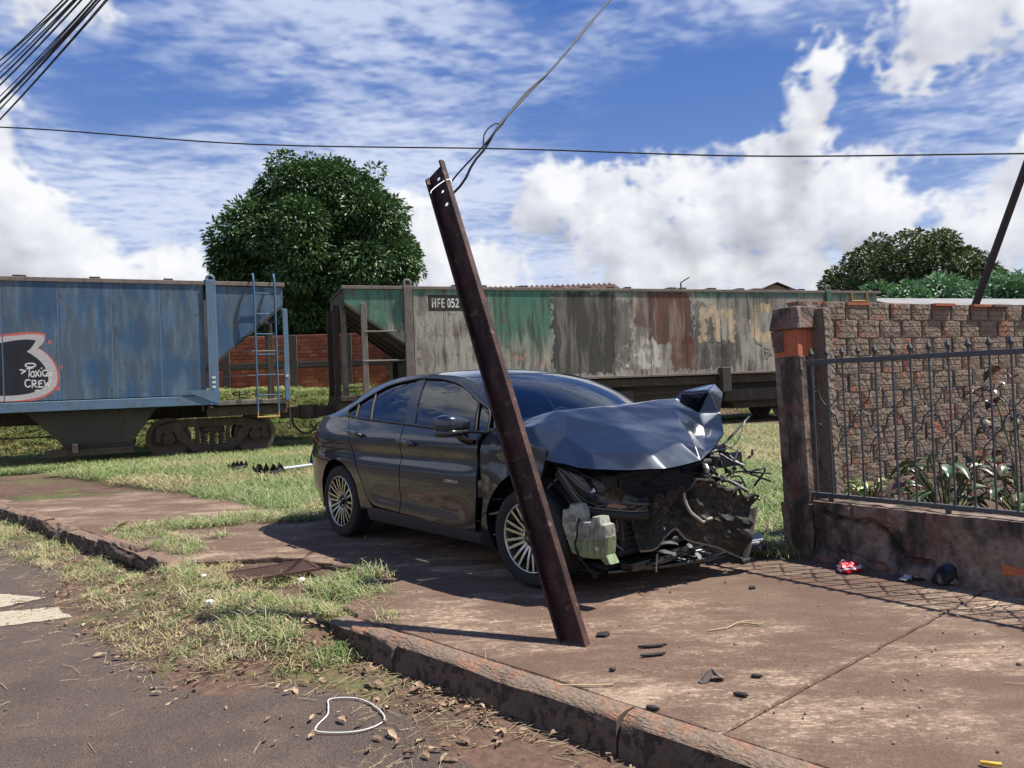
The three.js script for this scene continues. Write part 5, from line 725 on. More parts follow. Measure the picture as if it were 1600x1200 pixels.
{ // windscreen-washer tank hanging free: pale upper half, greenish lower half
  const t = new THREE.Group(); t.name = 'washer_tank'; car.add(t); t.userData.label = 'white and green plastic washer tank hanging exposed';
  const slab = (pts, w0, w1, bv) => { const sh = new THREE.Shape(pts.map(([s, h]) => new THREE.Vector2(s - .094, h + .022))); const g = new THREE.ExtrudeGeometry(sh, { depth: w1 - w0 - 2 * bv, bevelEnabled: true, bevelSize: bv * .7, bevelThickness: bv, bevelSegments: 4 }); g.translate(0, 0, -w1 + bv); return boxUV(toCreasedNormals(g, .6), .4); };
  const bx = (s0, s1, h0, h1, w0, w1, r) => boxUV(rbox(s1 - s0, h1 - h0, w1 - w0, r, (s0 + s1) / 2 - .094, (h0 + h1) / 2 + .022, -(w0 + w1) / 2, 3), .4);
  mesh('tank_top', slab([[-.225, .44], [-.235, .524], [-.285, .53], [-.30, .565], [-.345, .567], [-.366, .537], [-.371, .475], [-.413, .463], [-.472, .469], [-.492, .505], [-.53, .508], [-.545, .468], [-.577, .462], [-.58, .402], [-.40, .375], [-.262, .352]], .755, .855, .014), M.tankWhite, t);
  mesh('filler_recess', bx(-.345, -.285, .465, .512, .84, .862, .008), std([.15, .155, .135], .7), t);
  for (let i = 0; i < 5; i++) mesh('rib', bx(-.395 - i * .034, -.387 - i * .034, .40, .452, .845, .862, .003), M.tankWhite, t);
  mesh('tank_bottom', slab([[-.27, .344], [-.40, .366], [-.592, .392], [-.585, .33], [-.576, .291], [-.606, .25], [-.578, .245], [-.54, .276], [-.477, .266], [-.40, .262], [-.30, .275]], .765, .855, .018), M.tankGreen, t);
  for (let i = 0; i < 4; i++) mesh('rib', bx(-.33 - i * .055, -.320 - i * .055, .285, .35 + i * .006, .845, .864, .004), M.tankGreen, t);
  mesh('clip', bx(-.36, -.337, .385, .407, .855, .866, .002), std([.42, .42, .38], .6), t); mesh('clip', bx(-.54, -.51, .315, .338, .855, .868, .002), std([.42, .42, .38], .6), t);
  mesh('seam', tube([C(-.37, .866, .374), C(-.5, .868, .394), C(-.67, .866, .42)], .005, 16, 5), M.tankWhite, t);
  mesh('wire', tube([C(-.46, .82, .53), C(-.475, .875, .49), C(-.47, .878, .42), C(-.45, .878, .35), C(-.455, .85, .27), C(-.50, .81, .19), C(-.54, .79, .15), C(-.48, .77, .14)], .007, 40, 6), M.rubber, t);
}
{ // torn bumper skin, seen from behind where it curls away
  const top = [[.42, -.55, .57], [.35, -.64, .59], [.25, -.71, .634], [.15, -.725, .640], [0, -.735, .685], [-.15, -.767, .622], [-.3, -.785, .56], [-.5, -.83, .512]].map(([w, s, h]) => V3(...C(s, w, h)));
  const bot = [[.42, -.58, .25], [.35, -.64, .262], [.25, -.655, .328], [.18, -.68, .374], [.08, -.688, .292], [-.02, -.72, .25], [-.15, -.752, .21], [-.42, -.775, .088]].map(([w, s, h]) => V3(...C(s, w, h)));
  const T = new THREE.CatmullRomCurve3(top, false, 'centripetal'), B = new THREE.CatmullRomCurve3(bot, false, 'centripetal');
  const rip = Array.from({ length: 71 }, (_, i) => (fbm(i * .9, 3, 3) - .5) * .16 + (i % 7 === 3 ? -.10 : 0) + (i % 11 === 5 ? .07 : 0));
  const P = (u, v) => { const a = B.getPoint(u), b = T.getPoint(u), vv = v * (1 + rip[Math.round(u * 70)] * sstep(.55, 1, v)), q = a.lerp(b, vv); const rd = Math.abs(fbm(u * 7 + v * 3 + 2, v * 5 - u * 2 + 9, 3) - .5); const n = (fbm(u * 9 + 3, v * 5 + 1, 4) - .5) * .10 * Math.sin(Math.PI * clamp(v)) + (fbm(u * 34, v * 22, 2) - .5) * .014 - rd * .12 * Math.sin(Math.PI * clamp(v)); const bow = .05 * Math.sin(v * Math.PI) * (u < .55 ? 1 : -.6) - .05 * sstep(.8, 1, v) * sstep(.3, .6, u); return [q.x + n + bow, q.y + n * .3, q.z + n * .5]; };
  const b = new THREE.Group(); b.name = 'bumper_skin'; car.add(b); b.userData.label = 'torn dirty inside of the front bumper skin';
  mesh('skin', toCreasedNormals(grid(70, 26, (u, v) => P(u, v)), .9), M.torn, b);
  mesh('lower_edge', tube(Array.from({ length: 30 }, (_, i) => P(i / 29, 0)), .008, 80, 6), std([.22, .18, .14], .6), b);
  mesh('upper_edge', tube(Array.from({ length: 30 }, (_, i) => P(i / 29, 1)), .012, 80, 6), M.torn, b);
  mesh('end_flange', toCreasedNormals(grid(6, 14, (u, v) => { const p = B.getPoint(1).lerp(T.getPoint(1), v * .8); const a = u * 3.1; return [p.x - .005 - .03 * Math.sin(a), p.y + .006 * Math.sin(v * 20), p.z + .018 + .028 * (1 - Math.cos(a)) + (fbm(v * 6, u, 2) - .5) * .01]; }), .9), std([.26, .21, .16], .7, 0, { bumpMap: steelBump, bumpScale: .01 }), b);
  mesh('torn_strip', merge([tube([C(-.73, .14, .63), C(-.735, .13, .55), C(-.75, .10, .48), C(-.765, .04, .43), C(-.77, -.0, .40)], .011, 20, 5), tube([C(-.77, -.0, .40), C(-.775, -.04, .412), C(-.78, -.09, .415)], .012, 10, 5)]), std([.30, .28, .25], .5), b);
  mesh('foot', rbox(.08, .035, .14, .01, -.795, .075, .43), M.plastic, b);
  mesh('clip', merge([tube([C(-.70, .33, .40), C(-.705, .32, .41), C(-.71, .325, .39)], .004, 6, 4)]), M.alu, b);
}
{ // low splitter and undertray that still hang on
  const tr = mesh('undertray', merge([grid(20, 4, (u, v) => { const w = mix(.62, -.42, u); return C(mix(-.47, -.74, Math.pow(Math.sin(u * 1.9), 1)) + v * .32, w, .135 + .03 * Math.sin(u * 6) * v + .02 * v); }), tube(Array.from({ length: 12 }, (_, i) => { const u = i / 11; return C(mix(-.47, -.74, Math.sin(u * 1.9)), mix(.62, -.42, u), .135); }), .016, 40, 6), rbox(.12, .06, .20, .015, -.56, .17, -.44), rbox(.10, .05, .5, .015, -.62, .185, -.1)]), M.carBlack, car);
  for (let i = 0; i < 9; i++) { const u = i / 8; mesh('tray_slat', box(.09, .006, .012, mix(-.67, -.70, u), .165 + .004 * (i % 2), mix(-.18, .16, u)), i % 3 === 1 ? std([.5, .5, .48], .5) : M.plasticG, car); }
  mesh('sheet_scrap', merge([box(.06, .003, .10, -.66, .19, .05), box(.04, .003, .05, -.62, .18, -.14)]).rotateY(0), std([.6, .6, .6], .6), car);
  mesh('tray_rear', merge([box(.5, .02, 1.2, -.2, .15, 0), tube([C(-.1, .66, .14), C(-.2, .67, .12), C(-.32, .66, .135), C(-.42, .63, .12)], .010, 20, 6)]), M.cavity, car);
}
{ // broken metal on the far front corner
  const r = rngOf(53);
  mesh('pulley', merge([new THREE.LatheGeometry([[.012, 0], [.03, 0], [.032, .012], [.05, .012], [.054, .0], [.058, 0], [.058, .04], [.012, .04]].map((p) => new THREE.Vector2(...p)), 24).rotateX(Math.PI / 2).rotateY(2.6).translate(-.53, .685, .40)]), M.alu, car);
  const spots = [[-.45, -.46, .77], [-.52, -.62, .75], [-.47, -.72, .77], [-.56, -.78, .74], [-.5, -.55, .68], [-.55, -.66, .66], [-.6, -.5, .62], [-.45, -.6, .80]];
  spots.forEach(([s, w, h], i) => {
    const L = rr(.12, .22, r), pts = [], a0 = rr(-.5, .5, r); for (let k = 0; k < 6; k++) pts.push([s + (k / 5 - .5) * L * Math.cos(a0) + rr(-.03, .03, r), h + rr(-.035, .035, r), -w + (k / 5 - .5) * L * 1.1 + rr(-.02, .02, r)]);
    const c = new THREE.CatmullRomCurve3(pts.map((p) => V3(...p))); const wd = rr(.02, .05, r);
    mesh('broken_bracket', toCreasedNormals(grid(14, 3, (u, v) => { const q = c.getPoint(u), k = (v - .5) * wd; return [q.x + k * .5 + .012 * Math.sin(u * 9 + i), q.y + k * .9 + .014 * Math.sin(u * 13 + v * 4), q.z + .010 * Math.cos(u * 11)]; }), .5), i % 3 === 2 ? M.cast : M.alu, car);
  });
  mesh('bent_bar', merge([tube([C(-.43, -.34, .655), C(-.52, -.46, .645), C(-.62, -.56, .60), C(-.72, -.62, .53)], .014, 24, 6), tube([C(-.40, -.3, .62), C(-.5, -.36, .60), C(-.6, -.45, .56)], .012, 18, 6)]), M.cast, car);
  mesh('crossmember', merge([rbox(.10, .05, .36, .012, -.42, .82, .58), rbox(.07, .10, .34, .015, -.50, .735, .70)]), M.cast, car);
  mesh('broken_lamp', merge([tube([C(-.4, -.42, .60), C(-.5, -.52, .56), C(-.58, -.62, .52)], .025, 12, 8), rbox(.10, .08, .12, .02, -.47, .62, .52)]), M.plastic, car);
  mesh('steel_rod', tube([C(-.45, -.62, .80), C(-.35, -.95, .86), C(-.2, -1.35, .93), C(-.05, -1.75, 1.0)], .010, 24, 6), M.plastic, car);
  mesh('hanging_wire', tube([C(-.45, -.5, .80), C(-.5, -.62, .82), C(-.52, -.75, .83), C(-.5, -.9, .9), C(-.38, -1.1, .92), C(-.3, -1.3, 1.0)], .004, 30, 5), M.alu, car);
  // splintered plastics, torn foil and clips from the nose
  const splinter = (s, w, h, L, W, mat, name) => { const n = 5, top = [], a = rr(-1.2, 1.2, r), el = rr(-.7, .7, r), tw = rr(-1, 1, r); const dir = V3(Math.cos(a) * Math.cos(el), Math.sin(el), Math.sin(a) * Math.cos(el)), sd = V3(-Math.sin(a), .4 + tw * .4, Math.cos(a)).normalize(); const ed = Array.from({ length: n + 1 }, () => [rr(.4, 1, r), rr(.3, 1, r)]); return mesh(name, toCreasedNormals(grid(n, 2, (u, v) => { const k = ed[Math.round(u * n)], y = (v - .5) * W * (v < .5 ? k[0] : k[1]), b = .25 * L * Math.sin(u * 3) * tw; return [s + dir.x * L * (u - .5) + sd.x * y, h + dir.y * L * (u - .5) + sd.y * y + b * .4, -w + dir.z * L * (u - .5) + sd.z * y + (v - .5) ** 2 * W]; }), .4), mat, car); };
  for (let i = 0; i < 16; i++) splinter(rr(-.72, -.42, r), rr(-.85, -.35, r), rr(.52, .84, r), rr(.07, .2, r), rr(.02, .06, r), i % 4 === 0 ? M.alu : i % 4 === 1 ? M.cast : M.plastic, 'splinter');
  for (let i = 0; i < 14; i++) splinter(rr(-.66, -.45, r), rr(-.3, .5, r), rr(.56, .78, r), rr(.08, .24, r), rr(.02, .05, r), i % 5 === 0 ? M.cast : M.plastic, 'splinter');
  for (let i = 0; i < 9; i++) splinter(rr(-.76, -.6, r), rr(-.35, .4, r), rr(.15, .3, r), rr(.06, .2, r), rr(.02, .05, r), i % 4 === 0 ? M.plasticG : M.plastic, 'splinter');
  for (let i = 0; i < 5; i++) { const s = rr(-.6, -.4, r), w = rr(-.75, -.35, r), h = rr(.6, .82, r); mesh('torn_cable', tube([C(s, w, h), C(s - rr(.02, .1, r), w - rr(-.05, .12, r), h - rr(-.04, .06, r)), C(s - rr(.05, .16, r), w - rr(0, .2, r), h - rr(.02, .14, r)), C(s - rr(.05, .2, r), w - rr(.05, .25, r), h - rr(.06, .2, r))], rr(.004, .009, r), 24, 5), i % 2 ? M.rubber : M.cast, car); }
}
// ---------- trees, plants, grass ----------
// leaves as small folded blades with a colour of their own
function leafSet(n, place, len, wid, cols, seed, droop = .4) {
  const r = rngOf(seed), pos = new Float32Array(n * 18), col = new Float32Array(n * 18), nor = new Float32Array(n * 18); const a = V3(), b = V3(), c = V3(), d = V3(), ax = V3(), sd = V3(), up = V3(0, 1, 0);
  for (let i = 0; i < n; i++) {
    const { p, o } = place(r, i); const L = len * (.6 + .7 * r()), W = wid * (.6 + .7 * r());
    ax.set(o.x + (r() - .5) * 1.3, o.y + (r() - .5) * 1.1 - droop, o.z + (r() - .5) * 1.3).normalize(); sd.crossVectors(ax, up).normalize(); if (sd.lengthSq() < .5) sd.set(1, 0, 0); sd.applyAxisAngle(ax, (r() - .5) * 2.2);
    const nn = sd.clone().cross(ax).normalize(); a.copy(p); b.copy(p).addScaledVector(ax, L * .5).addScaledVector(sd, W * .5).addScaledVector(nn, W * .15); c.copy(p).addScaledVector(ax, L).addScaledVector(nn, -L * .12); d.copy(p).addScaledVector(ax, L * .5).addScaledVector(sd, -W * .5).addScaledVector(nn, W * .15);
    const put = (k, v) => { pos[k] = v.x; pos[k + 1] = v.y; pos[k + 2] = v.z; }; const o18 = i * 18; [a, b, c, a, c, d].forEach((v, k) => put(o18 + k * 3, v));
    const cc = cols[Math.floor(r() * cols.length)], t = .75 + .5 * r(); for (let k = 0; k < 6; k++) { col[o18 + k * 3] = cc[0] * t; col[o18 + k * 3 + 1] = cc[1] * t; col[o18 + k * 3 + 2] = cc[2] * t; }
  }
  const g = new THREE.BufferGeometry(); g.setAttribute('position', new THREE.BufferAttribute(pos, 3)); g.setAttribute('color', new THREE.BufferAttribute(col, 3)); g.computeVertexNormals(); return g;
}
M.leaf = phys([1, 1, 1], .45, 0, { vertexColors: true, transmission: .3, thickness: 0 });
M.leafMatte = phys([1, 1, 1], .65, 0, { vertexColors: true, transmission: .3, thickness: 0 });
M.bark = std([.05, .038, .03], .95, 0, { bumpMap: dirtBump, bumpScale: .03 });
function treeCrown(lobes, n, len, wid, cols, seed, fill = .35) { const vol = lobes.map((l) => l[3] ** 2), sum = vol.reduce((x, y) => x + y, 0); return leafSet(n, (r) => { let k = r() * sum, i = 0; while (i < lobes.length - 1 && k > vol[i]) k -= vol[i++]; const L = lobes[i]; const u = r() * 2 - 1, t = r() * Math.PI * 2, s = Math.sqrt(1 - u * u); const o = V3(s * Math.cos(t), u * .9 + .1, s * Math.sin(t)); const rad = L[3] * (r() < fill ? Math.cbrt(r()) : .82 + .26 * r()); return { p: V3(L[0] + o.x * rad, L[1] + o.y * rad * .85, L[2] + o.z * rad), o }; }, len, wid, cols, seed); }
function limbs(base, tips, r0, seed) { const r = rngOf(seed), gs = []; for (const t of tips) { const m = [mix(base[0], t[0], .5) + rr(-.3, .3, r), mix(base[1], t[1], .45), mix(base[2], t[2], .5) + rr(-.3, .3, r)]; const c = new THREE.CatmullRomCurve3([V3(...base), V3(...m), V3(...t)]); const g = new THREE.TubeGeometry(c, 12, 1, 7), p = g.attributes.position; for (let i = 0; i <= 12; i++) { const q = c.getPointAt(i / 12), rad = r0 * (1 - .85 * i / 12) ; for (let k = 0; k < 8; k++) { const x = i * 8 + k; p.setXYZ(x, q.x + (p.getX(x) - q.x) * rad, q.y + (p.getY(x) - q.y) * rad, q.z + (p.getZ(x) - q.z) * rad); } } gs.push(g); } return gs; }
{ // the big tree behind the gap
  const t = thing('broadleaf_tree', 'large rounded dark green tree behind the gap between the wagons', 'tree', null, [-6.6, 1.4, -26]);
  const r = rngOf(61), lobes = [[0, 4.2, 0, 2.6]];
  const outl = [[-3.0, 3.0], [-3.2, 4.3], [-2.6, 5.4], [-1.75, 6.6], [-1.2, 7.3], [-.55, 7.7], [.3, 7.75], [1.2, 7.6], [1.85, 7.1], [2.6, 6.1], [3.05, 5.0], [3.1, 3.9], [2.75, 3.0], [-2.2, 2.3], [2.2, 2.2]]; for (const [x0, y] of outl) { const x = x0 > 0 ? x0 * .93 : x0; const q = .78 + .12 * Math.sin(x * 5); lobes.push([x * .86, (y - 4.2) * .88 + 4.2, rr(-.6, .6, r), q + .02]); for (let m = 0; m < 3; m++) lobes.push([x * .98 + rr(-.45, .45, r), (y - 4.2) * 1.03 + 4.2 + rr(-.35, .45, r), rr(-.6, .6, r), rr(.2, .5, r)]); }
  for (let i = 0; i < 70; i++) { const u = r() * 2 - 1, a = r() * Math.PI * 2, s = Math.sqrt(1 - u * u); lobes.push([s * Math.cos(a) * 2.75, 4.5 + u * 2.75, s * Math.sin(a) * 2.6, rr(.55, 1.0, r)]); }
  for (let i = 0; i < 12; i++) lobes.push([rr(-2.2, 2.2, r), rr(1.2, 2.4, r), rr(-1.6, 1.6, r), rr(.6, .9, r)]);
  for (let i = 0; i < 26; i++) lobes.push([rr(-1.7, 1.7, r), rr(2.6, 6.3, r), rr(-1.3, 1.3, r), rr(.8, 1.2, r)]);
  mesh('crown', treeCrown(lobes, 115000, .19, .085, [[.055, .125, .032], [.07, .155, .036], [.04, .095, .025], [.11, .205, .045]], 5), M.leaf, t);
  mesh('trunk', merge([new THREE.CylinderGeometry(.22, .34, 2.6, 10).translate(0, .6, 0), ...limbs([0, 1.7, 0], [[-2, 5, .4], [-.8, 6.6, 0], [.8, 6.5, .3], [2, 5.2, -.4], [1.6, 3.4, 1], [-1.8, 3.2, -.8]], .2, 3)]), M.bark, t);
}
{ // two trees on the right
  const t = thing('broadleaf_tree', 'wide dark dome shaped tree beyond the covered wagon', 'tree', null, [25.7, 0, -48]);
  const r = rngOf(63), lobes = [[0, 6, 0, 3.6]]; for (let i = 0; i < 80; i++) { const a = r() * Math.PI * 2, u = rr(-.25, 1, r), s = Math.sqrt(Math.max(0, 1 - u * u)); lobes.push([s * Math.cos(a) * 4.6, 5.4 + u * 4.7, s * Math.sin(a) * 4, rr(.6, 1.1, r)]); }
  mesh('crown', treeCrown(lobes, 36000, .32, .17, [[.055, .10, .03], [.042, .08, .026], [.09, .13, .035], [.14, .165, .04]], 15), M.leafMatte, t);
  mesh('trunk', merge([new THREE.CylinderGeometry(.3, .5, 4, 10).translate(0, 2, 0), ...limbs([0, 3.5, 0], [[-3, 7, 0], [3, 7, .5], [0, 9, 0], [1.5, 6, 2]], .26, 4)]), M.bark, t);
  const sets = [[17.6, -33, 1.5, 5.5], [19.6, -34, 1.8, 5.9], [21.8, -34, 1.8, 6.0], [23.8, -34, 1.9, 6.1], [26, -35, 1.9, 6.2], [28.3, -36, 2, 6.3]];
  sets.forEach(([x, z, q, h], i) => { const s = thing('large_leaf_shrub', 'bright green large leaved bush behind the covered wagon', 'shrub', 'large leaved bushes beyond the railway', [x, 0, z]); const rr2 = rngOf(300 + i), lb = []; for (let k = 0; k < 16; k++) lb.push([rr(-q, q, rr2), h - 2.6 + rr(0, 1.9, rr2), rr(-1, 1, rr2), rr(.5, .85, rr2)]); mesh('foliage', treeCrown(lb, 3600, .34, .17, [[.12, .25, .10], [.17, .32, .16], [.085, .20, .075]], 400 + i), M.leafMatte, s); mesh('stem', merge(limbs([0, 0, 0], [[-.8, h - 2, 0], [.7, h - 1.6, .3], [0, h - 1.2, -.2]], .12, 9 + i)), M.bark, s); });
}
{ // palm fronds glimpsed behind the brick wall
  for (const [x, z, k] of [[-8.7, -23.6, 1], [-7.9, -23.9, .9]]) { const p = thing('palm_shrub', 'pale green palm leaves rising behind the brick wall', 'plant', 'palms behind the brick wall', [x, 1.3, z]); const gs = []; for (let i = 0; i < 9; i++) { const a = i / 9 * 6.28, q = []; for (let j = 0; j <= 8; j++) { const u = j / 8; q.push([Math.cos(a) * u * 1.1, 1.2 * k + u * 1.1 - u * u * 1.2, Math.sin(a) * u * 1.1]); } const c = new THREE.CatmullRomCurve3(q.map((v) => V3(...v))); const pos = []; for (let j = 1; j < 26; j++) { const P = c.getPoint(j / 26), T = c.getTangent(j / 26), S = V3(-Math.sin(a), 0, Math.cos(a)); for (const s of [-1, 1]) { const e = P.clone().addScaledVector(S, s * .32 * Math.sin(Math.PI * (j / 26 * .85 + .12))).addScaledVector(T, .16).add(V3(0, -.1, 0)); const w = T.clone().multiplyScalar(.022); pos.push(P.x - w.x, P.y, P.z - w.z, P.x + w.x, P.y, P.z + w.z, e.x, e.y, e.z); } } const g = new THREE.BufferGeometry(); g.setAttribute('position', new THREE.Float32BufferAttribute(pos, 3)); g.computeVertexNormals(); gs.push(g); } mesh('fronds', merge(gs), std([.10, .19, .075], .6), p); mesh('stem', bar([0, 0, 0], [0, 1.3 * k, 0], .06), M.bark, p); }
}
// garden plants behind the fence: each leaf a bent blade on a stalk
function bigLeafPlant(name, label, pos, n, len, wid, cols, seed, hgt, spread) {
  const p = thing(name, label, 'plant', null, pos), r = rngOf(seed), mats = cols.map((c) => phys(c, .38, 0, { transmission: .2, thickness: 0 })), stalks = [];
  for (let i = 0; i < n; i++) {
    const a = r() * Math.PI * 2, el = rr(.1, 1.1, r), h = hgt * rr(.35, 1, r), L = len * rr(.65, 1.15, r), W = wid * rr(.7, 1.15, r), cx = Math.cos(a), cz = Math.sin(a), o = [cx * spread * rr(.2, 1, r), h, cz * spread * rr(.2, 1, r)], tw = rr(-.6, .6, r);
    mesh('leaf', grid(8, 4, (u, v) => { const s = (v - .5) * W * Math.pow(Math.sin(Math.PI * Math.pow(u * .97 + .015, .8)), .8), d = u * L, y = Math.sin(el) * d - u * u * L * .75, f = Math.cos(el) * d, fold = Math.abs(v - .5) * W * .35; return [o[0] + cx * f - cz * s, o[1] + y + fold + s * tw * .6, o[2] + cz * f + cx * s]; }), mats[Math.floor(r() * mats.length)], p);
    if (name !== 'red_leaf_shrub' || i % 5 === 0) stalks.push(tube([[o[0] * .15, 0, o[2] * .15], [o[0] * .5, h * .6, o[2] * .5], o], .006, 8, 4));
  }
  mesh('stalks', merge(stalks), std([.09, .11, .05], .7), p);
}
bigLeafPlant('leafy_plant', 'low bright yellow green plant at the left end of the fence', [2.72, .25, -5.72], 30, .13, .06, [[.16, .24, .035], [.10, .19, .035], [.20, .27, .05]], 21, .28, .16);
bigLeafPlant('leafy_plant', 'dark green broad leaved plant with pale glossy leaves behind the fence', [3.12, .2, -5.42], 46, .20, .09, [[.05, .10, .04], [.075, .12, .06], [.035, .075, .03], [.12, .075, .06]], 22, .52, .30);
bigLeafPlant('leafy_plant', 'mixed green and red leaved plant behind the right part of the fence', [3.48, .2, -5.1], 40, .18, .07, [[.045, .09, .035], [.11, .05, .045], [.085, .14, .06]], 23, .45, .26);
bigLeafPlant('red_leaf_shrub', 'tall shrub with dark red and bronze leaves against the block wall', [3.78, .2, -5.55], 44, .17, .09, [[.12, .03, .026], [.07, .028, .024], [.16, .055, .035], [.05, .06, .035]], 24, 1.15, .34);
setting('garden_soil', new THREE.ShapeGeometry(new THREE.Shape([[2.3, 5.62], [4.1, 3.2], [7.5, 7.9], [2.4, 5.85]].map((p) => new THREE.Vector2(...p)))).rotateX(-Math.PI / 2).translate(0, .22, 0), M.dirt);

// grass: tufts of bent blades, standing or mown and lying
function tuftGeo(n, len, spread, lie, seed) { const r = rngOf(seed), pos = []; for (let i = 0; i < n; i++) { const a = r() * 6.283, L = len * rr(.5, 1.2, r), w = rr(.0025, .0055, r), x = (r() - .5) * spread, z = (r() - .5) * spread, ca = Math.cos(a), sa = Math.sin(a), t0 = lie * rr(.6, 1.1, r), y0 = rr(0, .03, r) * lie; let P = [x, y0, z], ang = t0; const seg = 3; for (let k = 0; k < seg; k++) { const l = L / seg, Q = [P[0] + ca * Math.sin(ang) * l, Math.max(.004, P[1] + Math.cos(ang) * l), P[2] + sa * Math.sin(ang) * l]; const w0 = w * (1 - k / seg * .6), w1 = w * (1 - (k + 1) / seg * .95); pos.push(P[0] - sa * w0, P[1], P[2] + ca * w0, P[0] + sa * w0, P[1], P[2] - ca * w0, Q[0] - sa * w1, Q[1], Q[2] + ca * w1, P[0] + sa * w0, P[1], P[2] - ca * w0, Q[0] + sa * w1, Q[1], Q[2] - ca * w1, Q[0] - sa * w1, Q[1], Q[2] + ca * w1); P = Q; ang += rr(.15, .6, r); } } const g = new THREE.BufferGeometry(); g.setAttribute('position', new THREE.Float32BufferAttribute(pos, 3)); g.computeVertexNormals(); return g; }
const tufts = [tuftGeo(16, .15, .16, .6, 1), tuftGeo(16, .20, .20, 1.15, 2), tuftGeo(14, .30, .24, 1.4, 3), tuftGeo(12, .09, .14, .8, 4)];
M.grass = std([1, 1, 1], .75);
const GREENS = [[.15, .235, .06], [.20, .28, .09], [.11, .20, .045], [.25, .30, .12], [.34, .34, .18]], STRAW = [[.42, .34, .18], [.36, .28, .15], [.48, .41, .25], [.28, .26, .10]];
function grassField(name, spots, geo, label) { const m = new THREE.InstancedMesh(geo, M.grass, spots.length), o = new THREE.Object3D(), c = new THREE.Color(); spots.forEach((s, i) => { o.position.set(s[0], s[1], s[2]); o.rotation.set((s[5] || 0), s[3], 0); o.scale.setScalar(s[4]); o.updateMatrix(); m.setMatrixAt(i, o.matrix); m.setColorAt(i, c.setRGB(...s[6])); }); m.name = numbered(name); m.userData = { kind: 'stuff', label, category: 'grass' }; shadow(m); scene.add(m); }
const slabFar = (x, z) => { // distance to the grass side of the sidewalk's far edge
  const E = [[-9.3, -13.9], [-7.65, -13.0], [-4.69, -10.8], [-2.9, -8.9], [-1.2, -8.0], [1.75, -6.05], [2.2, -5.64], [2.9, -6.3], [8, -8.9], [30, -20]]; let best = 99, sg = 1; for (let i = 0; i < E.length - 1; i++) { const a = E[i], b = E[i + 1], vx = b[0] - a[0], vz = b[1] - a[1], t = clamp(((x - a[0]) * vx + (z - a[1]) * vz) / (vx * vx + vz * vz)), dx = x - a[0] - vx * t, dz = z - a[1] - vz * t, d = Math.hypot(dx, dz); if (d < best) { best = d; sg = vx * dz - vz * dx < 0 ? 1 : -1; } } return best * sg; };
